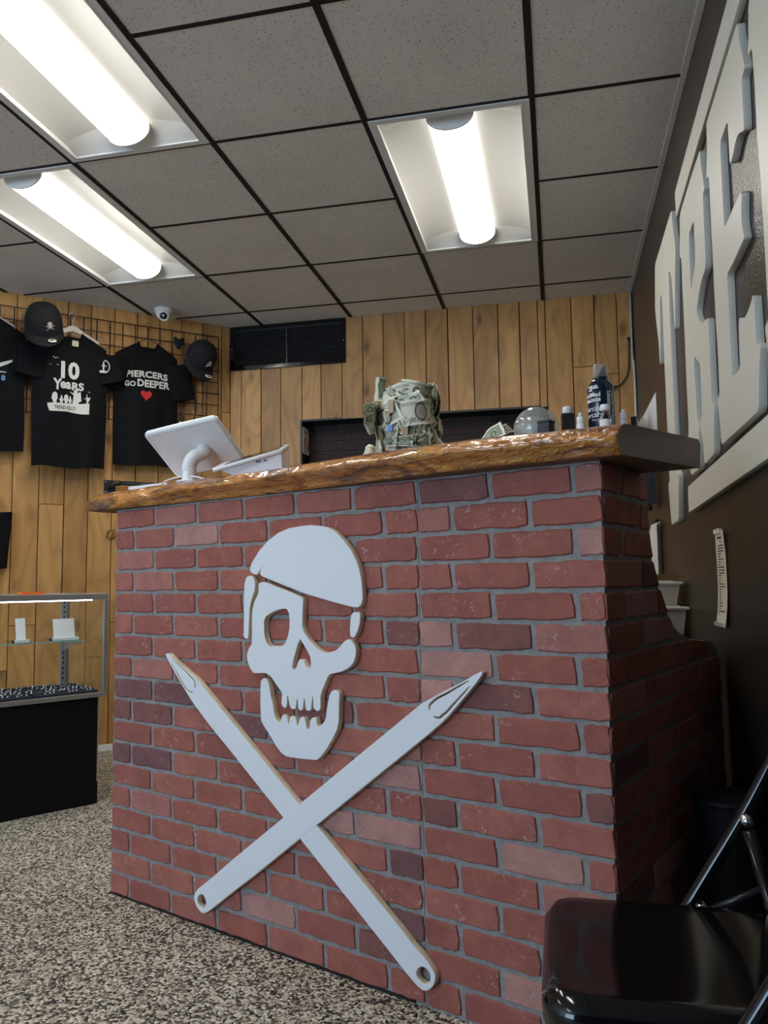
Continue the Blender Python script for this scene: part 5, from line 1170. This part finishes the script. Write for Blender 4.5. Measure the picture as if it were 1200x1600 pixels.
for y in (yn-.017, yf+.017):
    xb = .199-(.4335-.012)/sl
    f = leg_('front_leg', smooth_path([(xb, y, .014), (.199, y, .4335), (.30, y, .60), (.405, y, .80), (.43, y+(.04 if y < 1.2 else -.04), .835)], 5)); MB().lathe([(.014, .0), (.015, .004), (.013, .03)], 12).build('foot', 'black_plastic', f, (xb, y, .0005))
    r_ = leg_('rear_leg', [(.29, y+(.022 if y < 1.2 else -.022), .56), (.42, y+(.022 if y < 1.2 else -.022), .012)], .0105); MB().lathe([(.013, .0), (.014, .004), (.012, .028)], 12).build('foot', 'black_plastic', r_, (.42, y+(.022 if y < 1.2 else -.022), .0005))
    MB().lathe([(.009, -.03), (.009, .03)], 12).build('pivot', 'chrome', fc, (.288, y, .575), rot=(PI/2, 0, 0)); MB().lathe([(.008, -.016), (.011, -.014), (.011, .014), (.008, .016)], 12).build('seat_bolt', 'chrome', fc, (.214, y, .425), rot=(PI/2, 0, 0))
    MB().tube([(.225, y+(.010 if y < 1.2 else -.010), .425), (.325, y+(.014 if y < 1.2 else -.014), .475)], .006, 8).build('link_bar', 'black_metal', fc)
MB().tube([(.43, yn+.02, .835), (.432, (yn+yf)/2, .842), (.43, yf-.02, .835)], .0115, 12).build('top_rail', 'black_gloss', fc)
MB().grid(lambda i, j: (.345+.083*j+.012*math.sin(PI*i)+.004, yn-.003+(yf-yn+.006)*i, .675+.145*j), 16, 8).build('backrest', 'black_gloss', fc)
MB().tube([(.055-.12, yn-.017, .0+.13), (.055-.12, yf+.017, .13)], .008, 10).build('front_stretcher', 'black_gloss', fc, (.055, 0, .0)); MB().tube([(.395, yn+.005, .12), (.395, yf-.005, .12)], .008, 10).build('rear_stretcher', 'black_gloss', fc)

# sign on the niche's left jamb
t = thing('jamb_sign', 'white rounded notice with dark red marks on the niche side', 'sign', (OX0+.0008, YB+.066, 1.895), PI/2)
MB().prism(rrect(.118, .172, .010), -.003, 0).build('plate', 'paper_white', t)
text_obj('lettering', 'NO', .040, 'sign_red', t, lambda x, z: (x, -.0034, z+.052), bold=.001)
mb = MB(); mb.tube([(.042*math.cos(a), -.0034, -.025+.050*math.sin(a)) for a in [2*PI*k/24 for k in range(25)]], .004, 5, False); mb.tube([(-.03, -.0034, .010), (.03, -.0034, -.060)], .004, 5); mb.build('symbol', 'sign_red', t)
